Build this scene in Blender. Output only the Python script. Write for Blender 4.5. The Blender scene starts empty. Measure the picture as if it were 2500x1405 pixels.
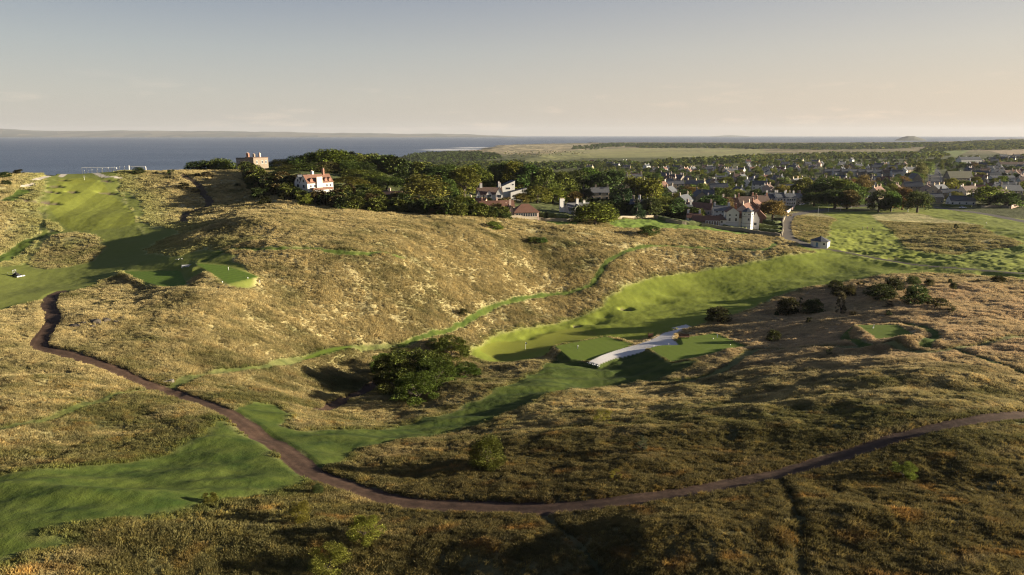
import bpy, math, random, os
import numpy as np
from mathutils import Vector, Matrix

# ------------------------------------------------------------------ camera, world, sun, exposure
SC = bpy.context.scene
COL = SC.collection
R = math.radians
CAMZ = 95.0
F = 1667.0                      # focal length in photo pixels (2500 wide)
PITCH = math.atan((702.5 - 329.0) / F)
cam = bpy.data.cameras.new('camera')
cam.lens = 36 * F / 2500
cam.sensor_width = 36
cam.clip_start = 0.5
cam.clip_end = 120000
camo = bpy.data.objects.new('camera', cam)
COL.objects.link(camo)
camo.location = (0, 0, CAMZ)
camo.rotation_euler = (math.pi / 2 - PITCH, 0, 0)
SC.camera = camo

SUN_AZ = 90.0                   # degrees to the right of the view direction (+Y)
SUN_EL = 10.6
sd = Vector((math.sin(R(SUN_AZ)) * math.cos(R(SUN_EL)), math.cos(R(SUN_AZ)) * math.cos(R(SUN_EL)), math.sin(R(SUN_EL))))
W = bpy.data.worlds.new("World")
SC.world = W
W.use_nodes = True
nt = W.node_tree
nt.nodes.clear()
sky = nt.nodes.new('ShaderNodeTexSky')
sky.sky_type = 'NISHITA'
sky.sun_disc = False
sky.sun_elevation = R(SUN_EL)
sky.sun_rotation = R(SUN_AZ)
sky.altitude = 90
sky.air_density = 1.0
sky.dust_density = 2.2
sky.ozone_density = 1.6
bg = nt.nodes.new('ShaderNodeBackground')
bg.inputs[1].default_value = 0.08
EXPO = 1.75
SKYG = 1 / (bg.inputs[1].default_value * 2 ** EXPO)   # the measured sky, undone for strength and exposure
# a few faint low clouds near the horizon
tc = nt.nodes.new('ShaderNodeTexCoord')
sx = nt.nodes.new('ShaderNodeSeparateXYZ')
nt.links.new(tc.outputs['Generated'], sx.inputs[0])


def lin(c): return tuple((x / 255 / 12.92 if x <= 10 else ((x / 255 + .055) / 1.055) ** 2.4) for x in c)


def skyramp(stops):
    q = nt.nodes.new('ShaderNodeValToRGB'); e = q.color_ramp.elements
    while len(e) < len(stops): e.new(.5)
    for k, (p, c) in enumerate(stops):
        e[k].position = p; e[k].color = lin(c) + (1,)
    nt.links.new(sx.outputs['Z'], q.inputs[0]); return q.outputs[0]


sk1 = skyramp([(0, (204, 197, 186)), (.05, (195, 192, 184)), (.11, (175, 178, 178)), (.2, (132, 141, 160)), (.45, (72, 90, 128)), (1, (50, 70, 115))])
sk2 = skyramp([(0, (217, 200, 182)), (.05, (216, 200, 182)), (.11, (204, 195, 183)), (.2, (170, 171, 176)), (.45, (100, 112, 140)), (1, (50, 70, 115))])
sm1 = nt.nodes.new('ShaderNodeMapRange'); sm1.interpolation_type = 'SMOOTHSTEP'
sm1.inputs[1].default_value = -.55; sm1.inputs[2].default_value = .75
nt.links.new(sx.outputs['X'], sm1.inputs[0])
sk3 = nt.nodes.new('ShaderNodeMix'); sk3.data_type = 'RGBA'
nt.links.new(sm1.outputs[0], sk3.inputs[0]); nt.links.new(sk1, sk3.inputs[6]); nt.links.new(sk2, sk3.inputs[7])
skv = nt.nodes.new('ShaderNodeVectorMath'); skv.operation = 'SCALE'; skv.inputs['Scale'].default_value = SKYG
nt.links.new(sk3.outputs[2], skv.inputs[0])
skm = nt.nodes.new('ShaderNodeMix'); skm.data_type = 'RGBA'; skm.inputs[0].default_value = .88
nt.links.new(sky.outputs[0], skm.inputs[6]); nt.links.new(skv.outputs[0], skm.inputs[7])
mp = nt.nodes.new('ShaderNodeMapping')
mp.inputs['Scale'].default_value = (10, 10, 60)
nt.links.new(tc.outputs['Generated'], mp.inputs[0])
nz = nt.nodes.new('ShaderNodeTexNoise')
nz.inputs['Scale'].default_value = 1.0
nz.inputs['Detail'].default_value = 7
nz.inputs['Roughness'].default_value = 0.62
nt.links.new(mp.outputs[0], nz.inputs['Vector'])
rp = nt.nodes.new('ShaderNodeValToRGB')
rp.color_ramp.elements[0].position = 0.56
rp.color_ramp.elements[0].color = (0, 0, 0, 1)
rp.color_ramp.elements[1].position = 0.74
rp.color_ramp.elements[1].color = (1, 1, 1, 1)
nt.links.new(nz.outputs[0], rp.inputs[0])
mr = nt.nodes.new('ShaderNodeMapRange')
mr.inputs[1].default_value = 0.085
mr.inputs[2].default_value = 0.02
mr.inputs[3].default_value = 0.0
mr.inputs[4].default_value = 0.6
nt.links.new(sx.outputs['Z'], mr.inputs[0])
ml = nt.nodes.new('ShaderNodeMath'); ml.operation = 'MULTIPLY'
nt.links.new(rp.outputs[0], ml.inputs[0]); nt.links.new(mr.outputs[0], ml.inputs[1])
mx = nt.nodes.new('ShaderNodeMix'); mx.data_type = 'RGBA'; mx.blend_type = 'MULTIPLY'
mx.inputs[7].default_value = (1.5, 1.35, 1.25, 1)
nt.links.new(ml.outputs[0], mx.inputs[0])
nt.links.new(skm.outputs[2], mx.inputs[6])
nt.links.new(mx.outputs[2], bg.inputs[0])
wo = nt.nodes.new('ShaderNodeOutputWorld')
nt.links.new(bg.outputs[0], wo.inputs[0])

sl = bpy.data.lights.new('sun', 'SUN')
sl.energy = 5.0
sl.angle = R(0.55)
sl.color = (1.0, 0.88, 0.67)
slo = bpy.data.objects.new('sun', sl)
COL.objects.link(slo)
slo.rotation_euler = sd.to_track_quat('Z', 'Y').to_euler()
slo.location = (500, 0, 300)
SC.view_settings.view_transform = 'Standard'
SC.view_settings.look = 'None'
SC.view_settings.gamma = 1
SC.view_settings.exposure = EXPO
SC.cycles.max_bounces = 5
SC.cycles.diffuse_bounces = 2
SC.cycles.glossy_bounces = 2
SC.cycles.transmission_bounces = 3
SC.cycles.transparent_max_bounces = 6
SC.cycles.volume_bounces = 0
SC.cycles.use_denoising = True
SC.cycles.denoising_input_passes = 'RGB_ALBEDO_NORMAL'
SC.cycles.denoising_prefilter = 'NONE'
SC.cycles.filter_width = 1.15

# ------------------------------------------------------------------ helpers
rng = np.random.default_rng(7)
random.seed(7)
CP, SP = math.cos(PITCH), math.sin(PITCH)


def ray(u, v):
    a = (702.5 - v) / F
    return (u - 1250.0) / F, CP + a * SP, -SP + a * CP


def pz(u, v, z):
    """world point seen at photo pixel (u, v) on the level z"""
    x, y, k = ray(u, v)
    s = (z - CAMZ) / k
    return x * s, y * s, z


def pd(u, v, d):
    """world point seen at photo pixel (u, v) at ground distance d along +Y"""
    x, y, k = ray(u, v)
    s = d / y
    return x * s, d, CAMZ + k * s


def tag(o, label=None, cat=None, group=None, kind=None):
    if label: o['label'] = label
    if cat: o['category'] = cat
    if group: o['group'] = group
    if kind: o['kind'] = kind
    return o


def smooth(t):
    t = np.clip(t, 0, 1)
    return t * t * (3 - 2 * t)


_perm = rng.permutation(512).astype(np.int64)
_ga = rng.uniform(0, 2 * np.pi, 512)
_gx, _gy = np.cos(_ga), np.sin(_ga)


def perlin(x, y, seed=0):
    xi = np.floor(x).astype(np.int64); yi = np.floor(y).astype(np.int64)
    xf = x - xi; yf = y - yi
    u = xf * xf * xf * (xf * (xf * 6 - 15) + 10); v = yf * yf * yf * (yf * (yf * 6 - 15) + 10)

    def g(ix, iy, dx, dy):
        h = _perm[(_perm[(ix + seed * 37) & 511] + iy * 3 + seed * 101) & 511]
        return _gx[h] * dx + _gy[h] * dy
    a = g(xi, yi, xf, yf); b = g(xi + 1, yi, xf - 1, yf)
    c = g(xi, yi + 1, xf, yf - 1); d = g(xi + 1, yi + 1, xf - 1, yf - 1)
    return 1.5 * ((a * (1 - u) + b * u) * (1 - v) + (c * (1 - u) + d * u) * v)


def poly_sd(px, py, poly, pad):
    """signed distance (inside positive) to a closed polygon; -pad outside its padded box"""
    P = np.asarray(poly, float)[:, :2]
    out = np.full(px.shape, -float(pad))
    m = (px > P[:, 0].min() - pad) & (px < P[:, 0].max() + pad) & (py > P[:, 1].min() - pad) & (py < P[:, 1].max() + pad)
    if not m.any(): return out
    x = px[m]; y = py[m]
    dmin = np.full(x.shape, 1e18); ins = np.zeros(x.shape, bool)
    n = len(P)
    for i in range(n):
        x0, y0 = P[i]; x1, y1 = P[(i + 1) % n]
        dx, dy = x1 - x0, y1 - y0
        L = dx * dx + dy * dy + 1e-12
        t = np.clip(((x - x0) * dx + (y - y0) * dy) / L, 0, 1)
        dmin = np.minimum(dmin, (x - x0 - t * dx) ** 2 + (y - y0 - t * dy) ** 2)
        if y0 != y1:
            c = ((y0 > y) != (y1 > y)) & (x < dx * (y - y0) / dy + x0)
            ins ^= c
    d = np.sqrt(dmin)
    out[m] = np.where(ins, d, np.maximum(-d, -pad))
    return out


def line_d(px, py, pts, pad):
    P = np.asarray(pts, float)[:, :2]
    out = np.full(px.shape, float(pad))
    m = (px > P[:, 0].min() - pad) & (px < P[:, 0].max() + pad) & (py > P[:, 1].min() - pad) & (py < P[:, 1].max() + pad)
    if not m.any(): return out
    x = px[m]; y = py[m]
    dmin = np.full(x.shape, 1e18)
    for i in range(len(P) - 1):
        x0, y0 = P[i]; x1, y1 = P[i + 1]
        dx, dy = x1 - x0, y1 - y0
        t = np.clip(((x - x0) * dx + (y - y0) * dy) / (dx * dx + dy * dy + 1e-12), 0, 1)
        dmin = np.minimum(dmin, (x - x0 - t * dx) ** 2 + (y - y0 - t * dy) ** 2)
    out[m] = np.minimum(np.sqrt(dmin), pad)
    return out


def smooth_line(pts, n=6):
    """Catmull-Rom through world points"""
    P = [np.array(p[:2], float) for p in pts]
    P = [2 * P[0] - P[1]] + P + [2 * P[-1] - P[-2]]
    o = []
    for i in range(1, len(P) - 2):
        for k in range(n):
            t = k / n
            a, b, c, d = P[i - 1], P[i], P[i + 1], P[i + 2]
            o.append(0.5 * (2 * b + (c - a) * t + (2 * a - 5 * b + 4 * c - d) * t * t + (3 * b - a - 3 * c + d) * t ** 3))
    o.append(P[-2])
    return np.array(o)


def smooth_poly(pts, n=4):
    P = [np.array(p[:2], float) for p in pts]; N = len(P)
    o = []
    for i in range(N):
        a, b, c, d = P[i - 1], P[i], P[(i + 1) % N], P[(i + 2) % N]
        for k in range(n):
            t = k / n
            o.append(0.5 * (2 * b + (c - a) * t + (2 * a - 5 * b + 4 * c - d) * t * t + (3 * b - a - 3 * c + d) * t ** 3))
    return np.array(o)


# ------------------------------------------------------------------ terrain: control points (u, v, z)
CT = [
 # near ground
 (1250,1405,54),(700,1405,53),(200,1405,55),(1800,1405,56.3),(2400,1405,58),
 (2450,1200,55.8),(2000,1230,54.8),(1500,1222,53),(1000,1228,51),(760,1155,50),(300,1250,54),(0,1300,56),
 (2450,1012,53.2),(2150,1080,52.6),(1850,1100,50.6),(1600,1050,48),(1900,1000,48),(1450,1120,49),(1200,1120,48),(950,1120,47.3),
 (2300,900,48.5),(2000,900,44.3),(1750,930,41.5),(1500,1000,44),(1300,1010,42),
 (2490,830,47.5),(2170,812,43.5),(2400,750,43.8),(2200,715,42.2),(2480,690,43),(2000,790,37.6),(1850,860,37.2),
 (1750,778,32.6),(1950,745,35.2),
 (1700,850,35.8),(1590,880,35.5),(1450,865,34.3),(1560,905,33.3),(1450,920,33.3),(1400,970,39),
 (1150,1000,39),(900,1050,42),(1100,940,38),(1300,890,34.5),
 (600,1060,48),(430,960,46),(540,1000,47.5),(300,1050,49),(0,1100,52),(300,1150,51.5),
 (250,900,48.5),(90,845,50),(0,900,50.5),(0,980,51),
 # dell
 (1000,910,31.8),(850,940,33.6),(780,995,38.6),(1120,880,31),(650,950,42.5),
 # valley floor and fairway
 (1200,865,29),(1300,850,29),(1430,820,29.3),(1600,790,30.6),(1600,750,32),(1800,720,33.5),(1900,680,36),(2050,655,39),
 (2250,655,41),(2480,665,43),
 # lower hill face (trail)
 (850,855,37.5),(740,872,39.5),(600,900,43),(980,838,35.5),(1080,812,35),(1180,765,35),(1330,718,35.7),(1430,702,36.3),(1480,640,43.2),(1530,610,46.6),(1700,604,44.5),(1880,611,43),(1900,590,43.8),
 (1560,700,34.3),(1700,655,38),(1850,640,39.5),
 # hill face and top
 (1000,760,41.2),(1000,700,46.1),(1000,620,53.4),(850,700,48.5),(850,620,56.2),(700,800,43.7),(700,700,50.1),(700,625,57),(500,800,49.2),(450,880,46.5),(300,800,50.5),
 (1200,600,51.5),(1200,680,43.3),(1350,640,43.9),(1380,590,49.8),(1300,570,51.9),(1700,580,46),
 (1280,540,55.4),(1000,528,60.2),(800,520,62.5),(700,565,61.5),(1500,575,49.1),(1150,545,57.8),(1850,575,44),
 # left
 (550,675,53.5),(380,680,51.6),(560,715,52.8),(200,710,50.8),(60,690,50.2),(0,760,51.5),(150,800,51.5),
 (520,625,56),(430,600,57),(300,625,52.5),(150,630,52),(20,600,54),(350,540,60),(200,540,60),(450,530,60.5),(600,545,63),
 (510,490,64),(600,480,66),(300,470,66.5),(200,480,66),(60,500,65),(470,450,69.5),(400,440,71),(250,440,71.5),(140,440,72),
 (100,418,76),(270,411,77.6),(430,416,76),(560,426,73),(0,430,73),
 (615,418,73),(700,440,72),(800,450,71),(770,472,66.5),(900,470,64),(750,500,64.5),(850,500,62.8),
 # village
 (1000,480,58.5),(1195,497,58),(1280,530,55.5),(1150,515,58),(1300,470,51),(1500,460,45),(1400,520,53),(1500,535,50.5),(1600,545,49),(1800,560,44.5),(1850,575,43.5),
 (1925,560,45),(1940,510,43),(2000,520,43),(1700,500,43),(1650,470,42),(1250,440,45),
 (2002,602,42),(2100,580,42),(2200,600,42),(2200,525,42.5),(2350,520,43),(2480,545,44),(2480,600,44),(2300,640,42),
 (2300,490,42),(2100,480,40),(1900,470,40),(2450,480,42),
 (2300,430,36),(2000,430,33),(1700,430,31),(2470,430,38),(1500,430,30),
 (2300,400,29),(2000,400,25),(1700,400,20),(2480,395,36),(1500,405,17),(1300,410,17),
 (1600,375,13),(1400,385,13),(1850,375,15),(2100,380,20),(2300,378,24),(2480,378,32),
]
# ground off the picture or hidden from it: (azimuth deg, distance, z)
CH = [
 (-55,15,50),(0,15,51),(55,15,54),(-60,60,56),(62,60,58),(62,110,54),(50,100,53.6),(62,200,46),(48,160,46.5),(60,330,52),(60,700,45),
 (-60,120,54),(-50,200,58),(-60,300,62),(-50,420,66),(-62,600,40),
 (-34,520,52),(-28,540,52),(-22,560,56),(-40,650,3),(-32,680,3),(-24,700,3),(-16,760,8),(-10,900,14),(-20,620,40),(-12,560,66),(-14,640,46),
 (-8,430,68),(-4,420,61),(-2,520,54),(-6,560,56),(-8,700,38),(-4,900,22),(-8,1300,6),(-6,1500,6),(-3,1300,14),
 (0,1600,12),(-6,2200,6),(-4,3000,9),(0,3000,10),(3,2200,12),(0,4300,9),(6,4600,14),(12,4600,16),(20,4600,20),(30,4600,24),(40,4600,40),
 (10,7000,8),(20,7500,8),(30,7500,24),(40,7500,55),(55,4600,50),(55,1800,46),(60,9000,80),(15,12000,-5),(30,12000,-5),(45,12000,60),
 (-60,2000,-6),(-30,2000,-6),(-30,8000,-6),(0,14000,-6),
]


def tps_xy(x, y):
    r = np.hypot(x, y)
    return np.arctan2(x, y) * 1.9, np.log(np.maximum(r, 5.0)) * 1.15


px_, py_, pz_ = [], [], []
for u, v, z in CT:
    a, b, c = pz(u, v, z); px_.append(a); py_.append(b); pz_.append(c)
for th, r, z in CH:
    px_.append(r * math.sin(R(th))); py_.append(r * math.cos(R(th))); pz_.append(z)
TX, TY = tps_xy(np.array(px_), np.array(py_)); TZ = np.array(pz_)
n = len(TX)


def _k(d2):
    return 0.5 * d2 * np.log(d2 + 1e-12)


K = _k((TX[:, None] - TX) ** 2 + (TY[:, None] - TY) ** 2) + np.eye(n) * 0.006
Pm = np.stack([np.ones(n), TX, TY], 1)
Am = np.zeros((n + 3, n + 3)); Am[:n, :n] = K; Am[:n, n:] = Pm; Am[n:, :n] = Pm.T
wt = np.linalg.solve(Am, np.concatenate([TZ, np.zeros(3)]))


def tps(x, y):
    X, Y = tps_xy(x, y)
    o = wt[n] + wt[n + 1] * X + wt[n + 2] * Y
    for i in range(n):
        d2 = (X - TX[i]) ** 2 + (Y - TY[i]) ** 2
        o += wt[i] * 0.5 * d2 * np.log(d2 + 1e-12)
    return o


# polar grid, fine inside the view
FAST = os.environ.get('GRID_COARSE')
dth = 0.066
core = np.arange(-39.5, 39.5 + dth / 2, dth)
side = 39.5 + np.cumsum(np.linspace(0.1, 1.1, 38))
TH = np.concatenate([-side[::-1], core, side])
rs = [12.0]
while rs[-1] < 45000:
    r = rs[-1]
    if r < 45: s = 0.55
    elif r < 700: s = max(0.24, min(r * r / (45 * 640.0), 0.0052 * r))
    else: s = 0.0052 * r * (1 + min(3, (r - 700) / 2500))
    rs.append(r + s)
RS = np.array(rs)
NT, NR = len(TH), len(RS)
# coarse evaluation of the spline, then bilinear refinement in the same polar frame
cth = np.linspace(TH[0], TH[-1], 520); clr = np.linspace(math.log(RS[0]), math.log(RS[-1]), 620)
A_, B_ = np.meshgrid(cth, clr)
HC = tps(np.exp(B_) * np.sin(np.radians(A_)), np.exp(B_) * np.cos(np.radians(A_)))


def bil(G, fi, fj):
    fi = np.clip(fi, 0, G.shape[0] - 1.001); fj = np.clip(fj, 0, G.shape[1] - 1.001)
    i = fi.astype(np.int64); j = fj.astype(np.int64); a = fi - i; b = fj - j
    return (G[i, j] * (1 - a) + G[i + 1, j] * a) * (1 - b) + (G[i, j + 1] * (1 - a) + G[i + 1, j + 1] * a) * b


def cub(G, fi, fj):
    fi = np.clip(fi, 1, G.shape[0] - 2.001); fj = np.clip(fj, 1, G.shape[1] - 2.001)
    i = fi.astype(np.int64); j = fj.astype(np.int64); a = fi - i; b = fj - j

    def w(t): return [-.5 * t + t * t - .5 * t ** 3, 1 - 2.5 * t * t + 1.5 * t ** 3, .5 * t + 2 * t * t - 1.5 * t ** 3, -.5 * t * t + .5 * t ** 3]
    wa, wb = w(a), w(b)
    o = 0
    for p in range(4):
        for q in range(4):
            o = o + G[i + p - 1, j + q - 1] * wa[p] * wb[q]
    return o


def h0(x, y):
    x = np.asarray(x, float); y = np.asarray(y, float)
    th = np.degrees(np.arctan2(x, y)); lr = np.log(np.hypot(x, y))
    return cub(HC, (lr - clr[0]) / (clr[1] - clr[0]), (th - cth[0]) / (cth[1] - cth[0]))


HFUN = [h0]


def gh(x, y):
    return float(HFUN[0](np.array([x]), np.array([y]))[0])


def hit(u, v, dmin=20.0, dmax=30000.0):
    """where the view ray through photo pixel (u, v) meets the ground"""
    x, y, k = ray(u, v)
    d = np.exp(np.linspace(math.log(dmin), math.log(dmax), 900))
    s = d / y
    g = HFUN[0](x * s, d) - (CAMZ + k * s)
    w = np.nonzero(g > 0)[0]
    if len(w) == 0 or w[0] == 0:
        i = 0 if len(w) else len(d) - 1
        return x * s[i], d[i], CAMZ + k * s[i]
    i = w[0]
    a, b = g[i - 1], g[i]
    dd = d[i - 1] + (d[i] - d[i - 1]) * (-a) / (b - a)
    s = dd / y
    return x * s, dd, CAMZ + k * s


def hits(pts, dmin=20.0, dmax=30000.0):
    return [hit(p[0], p[1], dmin, dmax) for p in pts]

# ------------------------------------------------------------------ terrain zones (photo pixels, carried to the ground)
def PW(pts, sm=True):
    w = hits(pts)
    return smooth_poly(w) if sm else np.array([p[:2] for p in w])


def LW(pts, dmax=30000.0): return smooth_line(hits(pts, 20.0, dmax))


FAIR = PW([(1150,868),(1180,840),(1230,815),(1330,795),(1400,778),(1460,755),(1480,735),(1510,712),(1560,690),(1640,668),(1740,655),(1850,640),(1960,622),(2030,614),(2080,628),(2150,642),(2250,655),(2330,662),(2200,668),(2080,685),(1960,708),(1900,724),(1850,745),(1790,768),(1740,785),(1690,800),(1640,808),(1560,826),(1480,834),(1390,850),(1330,864),(1250,884),(1185,886)])
GREEN = PW([(1190,868),(1172,853),(1210,835),(1290,830),(1330,813),(1400,804),(1448,810),(1455,824),(1420,838),(1330,852),(1270,870),(1215,880)])
LINKS = PW([(1945,596),(2000,560),(2040,535),(2010,520),(2100,516),(2230,507),(2350,513),(2440,528),(2560,545),(2620,600),(2600,690),(2430,672),(2300,664),(2200,656),(2100,640),(2030,624),(1975,612)])
ROUGHR = PW([(2130,524),(2230,521),(2300,535),(2380,548),(2430,570),(2490,590),(2480,602),(2400,607),(2365,610),(2340,619),(2280,619),(2215,609),(2200,592),(2185,570),(2160,550)])
ROUGHH = PW([(1935,532),(2000,528),(2025,545),(2022,575),(1990,592),(1965,588),(1950,560)])
FLEFT = PW([(112,432),(180,425),(285,428),(290,455),(335,485),(352,520),(352,545),(440,562),(380,590),(362,615),(420,628),(500,612),(560,622),(630,690),(560,705),(500,668),(450,690),(450,698),(400,702),(350,695),(305,666),(260,682),(200,708),(140,722),(60,742),(-60,760),(-80,672),(0,655),(60,640),(95,600),(135,572),(150,558),(112,530),(100,500),(112,470)])
FLEFT2 = PW([(140,450),(235,438),(275,478),(322,515),(328,545),(280,558),(200,566),(165,556),(128,520),(122,490)])
ROUGHM = PW([(80,625),(110,595),(150,575),(200,571),(243,588),(245,618),(200,645),(120,656),(72,648)])
PUTTL = PW([(150,437),(215,433),(232,442),(180,449),(140,446)])
TEES = [
 (PW([(300,668),(440,655),(457,695),(400,701),(345,692)], False), 'striped tee'),
 (PW([(478,648),(548,646),(632,691),(558,700)], False), 'tee'),
 (PW([(1352,862),(1480,835),(1547,845),(1512,861),(1442,884),(1395,880)], False), 'tee'),
 (PW([(1560,853),(1640,840),(1745,822),(1832,846),(1642,886)], False), 'tee'),
 (PW([(2085,811),(2190,797),(2238,816),(2140,832)], False), 'tee'),
 (PW([(740,867),(800,850),(857,849),(848,862),(770,874)]), 'tee'),
 (PW([(92,421),(175,412),(190,418),(120,426)], False), 'tee'),
]
SWATH = PW([(575,1005),(640,985),(700,1000),(705,1045),(800,1052),(950,1045),(1060,1015),(1150,985),(1230,950),(1320,905),(1370,868),(1440,888),(1560,862),(1640,888),(1700,885),(1600,928),(1480,945),(1400,955),(1300,985),(1200,1020),(1090,1055),(960,1082),(860,1105),(800,1140),(770,1140),(690,1085)])
LOWG = PW([(-60,1175),(0,1160),(150,1145),(300,1120),(480,1060),(520,1015),(600,1048),(690,1105),(760,1165),(720,1205),(620,1225),(480,1262),(300,1310),(120,1350),(-100,1400)])
LAWN = PW([(1500,537),(1600,535),(1720,552),(1850,572),(1760,568),(1640,558),(1500,552)])
LAWN2 = PW([(1330,537),(1400,538),(1408,548),(1360,548)])
VERGE = PW([(1935,508),(1970,499),(2070,494),(2190,498),(2200,503),(2060,510),(1985,514)])
GRAVEL = PW([(1436,888),(1460,895),(1502,879),(1560,866),(1605,852),(1656,847),(1642,830),(1648,820),(1668,808),(1688,802),(1675,796),(1640,804),(1655,808),(1622,816),(1588,834),(1500,861)], False)
GRAVELL = [LW([(55,453),(78,449)], 430), LW([(85,441),(100,434),(118,430)], 430), LW([(150,431),(200,425),(240,426),(290,430)], 430)]
STRIPS = [
 (LW([(980,838),(1080,812),(1130,792),(1180,763),(1240,738),(1330,717),(1430,703),(1455,680),(1480,640),(1530,611),(1600,602),(1700,604),(1790,611),(1870,612),(1895,592)]), 1.55),
 (LW([(500,636),(560,612),(660,608),(760,608),(860,622),(980,632)]), 1.5),
 (LW([(420,945),(480,915),(560,903),(660,892),(760,862),(850,850),(980,838)]), 1.7),
 (LW([(-40,1052),(150,1020),(300,965),(370,952),(425,962)]), 1.3),
 (LW([(1500,905),(1620,930),(1750,905),(1850,858),(2000,851),(2130,845),(2250,855),(2330,848),(2520,818)]), 1.7),
 (LW([(2130,845),(2070,832),(2080,808),(2200,790),(2280,815),(2260,845)]), 1.6),
 (LW([(-20,640),(30,618),(75,592),(130,570)]), 2.8),
 (LW([(20,490),(40,475),(60,462)]), 3.0),
 (LW([(2330,848),(2420,880),(2520,915)]), 1.0),
]
PATHS = [
 (LW([(2560,1008),(2500,1012),(2350,1030),(2200,1065),(2050,1113),(1900,1155),(1700,1196),(1500,1224),(1350,1237),(1150,1234),(1000,1225),(900,1202),(820,1175),(760,1150),(690,1095),(600,1035),(540,1000),(430,960),(350,935),(270,898),(180,868),(115,852),(98,842),(100,826),(125,790),(128,765),(118,742),(130,722),(150,712)]), 1.9),
 (LW([(448,430),(480,450),(503,480),(513,495),(500,506),(460,518),(445,530),(455,540)]), 2.0),
 (LW([(778,1003),(850,975),(920,930),(960,895)]), 1.6),
]
TRACKS = [LW([(1905,1175),(1925,1210),(1950,1300),(1960,1420)]), LW([(1325,1255),(1380,1310),(1470,1410)]), LW([(560,430),(640,450),(690,465)])]
ROADS = [
 (LW([(1985,604),(1925,580),(1917,560),(1918,545),(1932,527),(1980,517),(2060,507),(2200,500),(2300,509),(2400,522),(2500,541),(2600,560)]), [(0, 3.6)]),
]
GTRACK = LW([(1975,602),(2060,615),(2150,633),(2250,648),(2350,656),(2500,668)])
STREET = LW([(2268,402),(2280,420),(2284,450),(2276,478),(2240,498)])
ROAD2 = LW([(1945,497),(1990,489),(2060,487),(2150,484),(2240,498)])
# bunkers: photo pixel, half-length and half-width in metres, depth
BUNK = [(1528,754,2.6,1.7,.9),(1408,797,1.7,1.2,.55),(260,470,5,2.2,.8),(175,469,3,1.6,.7),(136,456,4,1.8,.8),(125,468,4,1.6,.8),(150,441,4,1.5,.6),(258,439,3.6,1.5,.6),(75,493,5,2.,.8),(122,496,5,2.,.8),
        (2075,612,4,2,.9),(2120,619,6,2.4,1.),(2190,629,7,2.4,1.),(2248,628,3.6,1.8,.9),(2170,596,4,1.6,.8)]
HOLL = [(1452,788,4,3,.8),(1340,813,3,2,.8),(1290,826,2.6,1.6,.6),(1255,838,3,2,.6),(1475,772,3,3,.7),(1640,716,6,3,.7),(1600,735,6,3,.6),(2090,560,9,3,.9),(2060,575,10,3,.9),(2035,555,8,3,.8),
        (2200,583,7,3,.9),(2230,575,6,3,.9),(2300,568,16,5,1.8),(2420,595,14,4,1.6),(2380,558,9,3,1.3),(2430,562,8,3,1.2),(2470,575,8,3,1.1),(2100,587,7,2.5,.9),(2350,608,10,3,.9),
        (2250,540,9,3,.8),(2330,580,9,3,.9),(835,846,4,3,1.2),(1400,1045,4,2,.7),(2010,925,5,3,.9),(640,1060,4,3,.5)]
BW = [hit(b[0], b[1])[:2] + b[2:] for b in BUNK]
HW = [hit(b[0], b[1])[:2] + b[2:] for b in HOLL]
# mounds and banks
MND = [(hit(u, v)[:2] + (a, b, h)) for u, v, a, b, h in [(520,680,3.2,7,1.9),(300,668,2.5,2,1.2),(280,700,5,3,.7),(600,545,16,10,1.5),(470,662,2.5,3,1.4),
        (2200,842,7,3.2,1.6),(2090,835,5,3,1.0),(1210,905,16,3,1.4),(1050,962,16,3,1.2),(760,1035,8,3,.8),(250,780,7,4,1.5),(150,1000,9,4,1.0),(60,935,7,3,1.1),
        (1950,990,14,4,.9),(2350,930,16,4,1.0),(1700,1060,12,4,.8),(1880,905,12,3,1.0),(1460,1010,4,3,.8),(1100,1090,12,4,.8),(400,1080,14,4,.8),(200,1220,16,3,.9),(500,1330,12,3,.8),(1000,1330,14,4,.8),(1700,1330,12,4,.9),(150,590,10,6,1.2),
        (2090,1280,10,3,.9),(950,640,5,3,1.1),(700,540,14,5,1.3),(980,570,18,5,1.2),(1180,590,10,5,1.1),(1380,560,14,5,1.0)]]
GARDEN = np.array([p[:2] for p in hits([(640, 428), (640, 445), (700, 470), (760, 492), (830, 505), (900, 514), (1000, 520), (1100, 525), (1250, 532), (1345, 537), (1410, 539), (1500, 534), (1600, 533), (1720, 553), (1840, 571), (1905, 578), (1912, 545), (1930, 520), (1985, 498), (2060, 489)])] + [(330, 620), (300, 1300), (-40, 1300), (-110, 560), (-150, 480)])
FARGREEN = np.array([pz(u, v, 13)[:2] for u, v in [(1255,404),(1330,395),(1400,388),(1480,386),(1700,386),(1870,377),(1860,366),(1600,362),(1420,366),(1340,374),(1300,385)]])
FIELD1 = np.array([pz(u, v, 32)[:2] for u, v in [(2420,367),(2560,364),(2700,386),(2480,382)]])
FIELD2 = np.array([pz(u, v, 24)[:2] for u, v in [(2280,369),(2370,367),(2330,388),(2320,378)]])
FIELD3 = np.array([pz(u, v, 24)[:2] for u, v in [(2150,371),(2290,369),(2300,374),(2160,375)]])
COAST = [(r * math.sin(R(a)), r * math.cos(R(a))) for a, r in [(0, -500), (-62, 545), (-45, 575), (-34, 600), (-26, 640), (-20, 700), (-15, 780), (-11, 1050), (-8.6, 1450)]]
COAST += [pz(u, v, 0)[:2] for u, v in [(1008, 428), (1014, 414), (985, 404), (950, 392), (938, 387), (975, 381), (1030, 375), (1095, 371), (1160, 367), (1185, 361), (1200, 357), (1260, 354), (1400, 351.5), (1450, 349), (1520, 348), (1700, 348), (1900, 348), (2100, 348), (2280, 347.5), (2400, 344), (2500, 340), (2600, 337)]]
COAST += [(40000 * math.sin(R(58)), 40000 * math.cos(R(58))), (3000, -500)]


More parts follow.
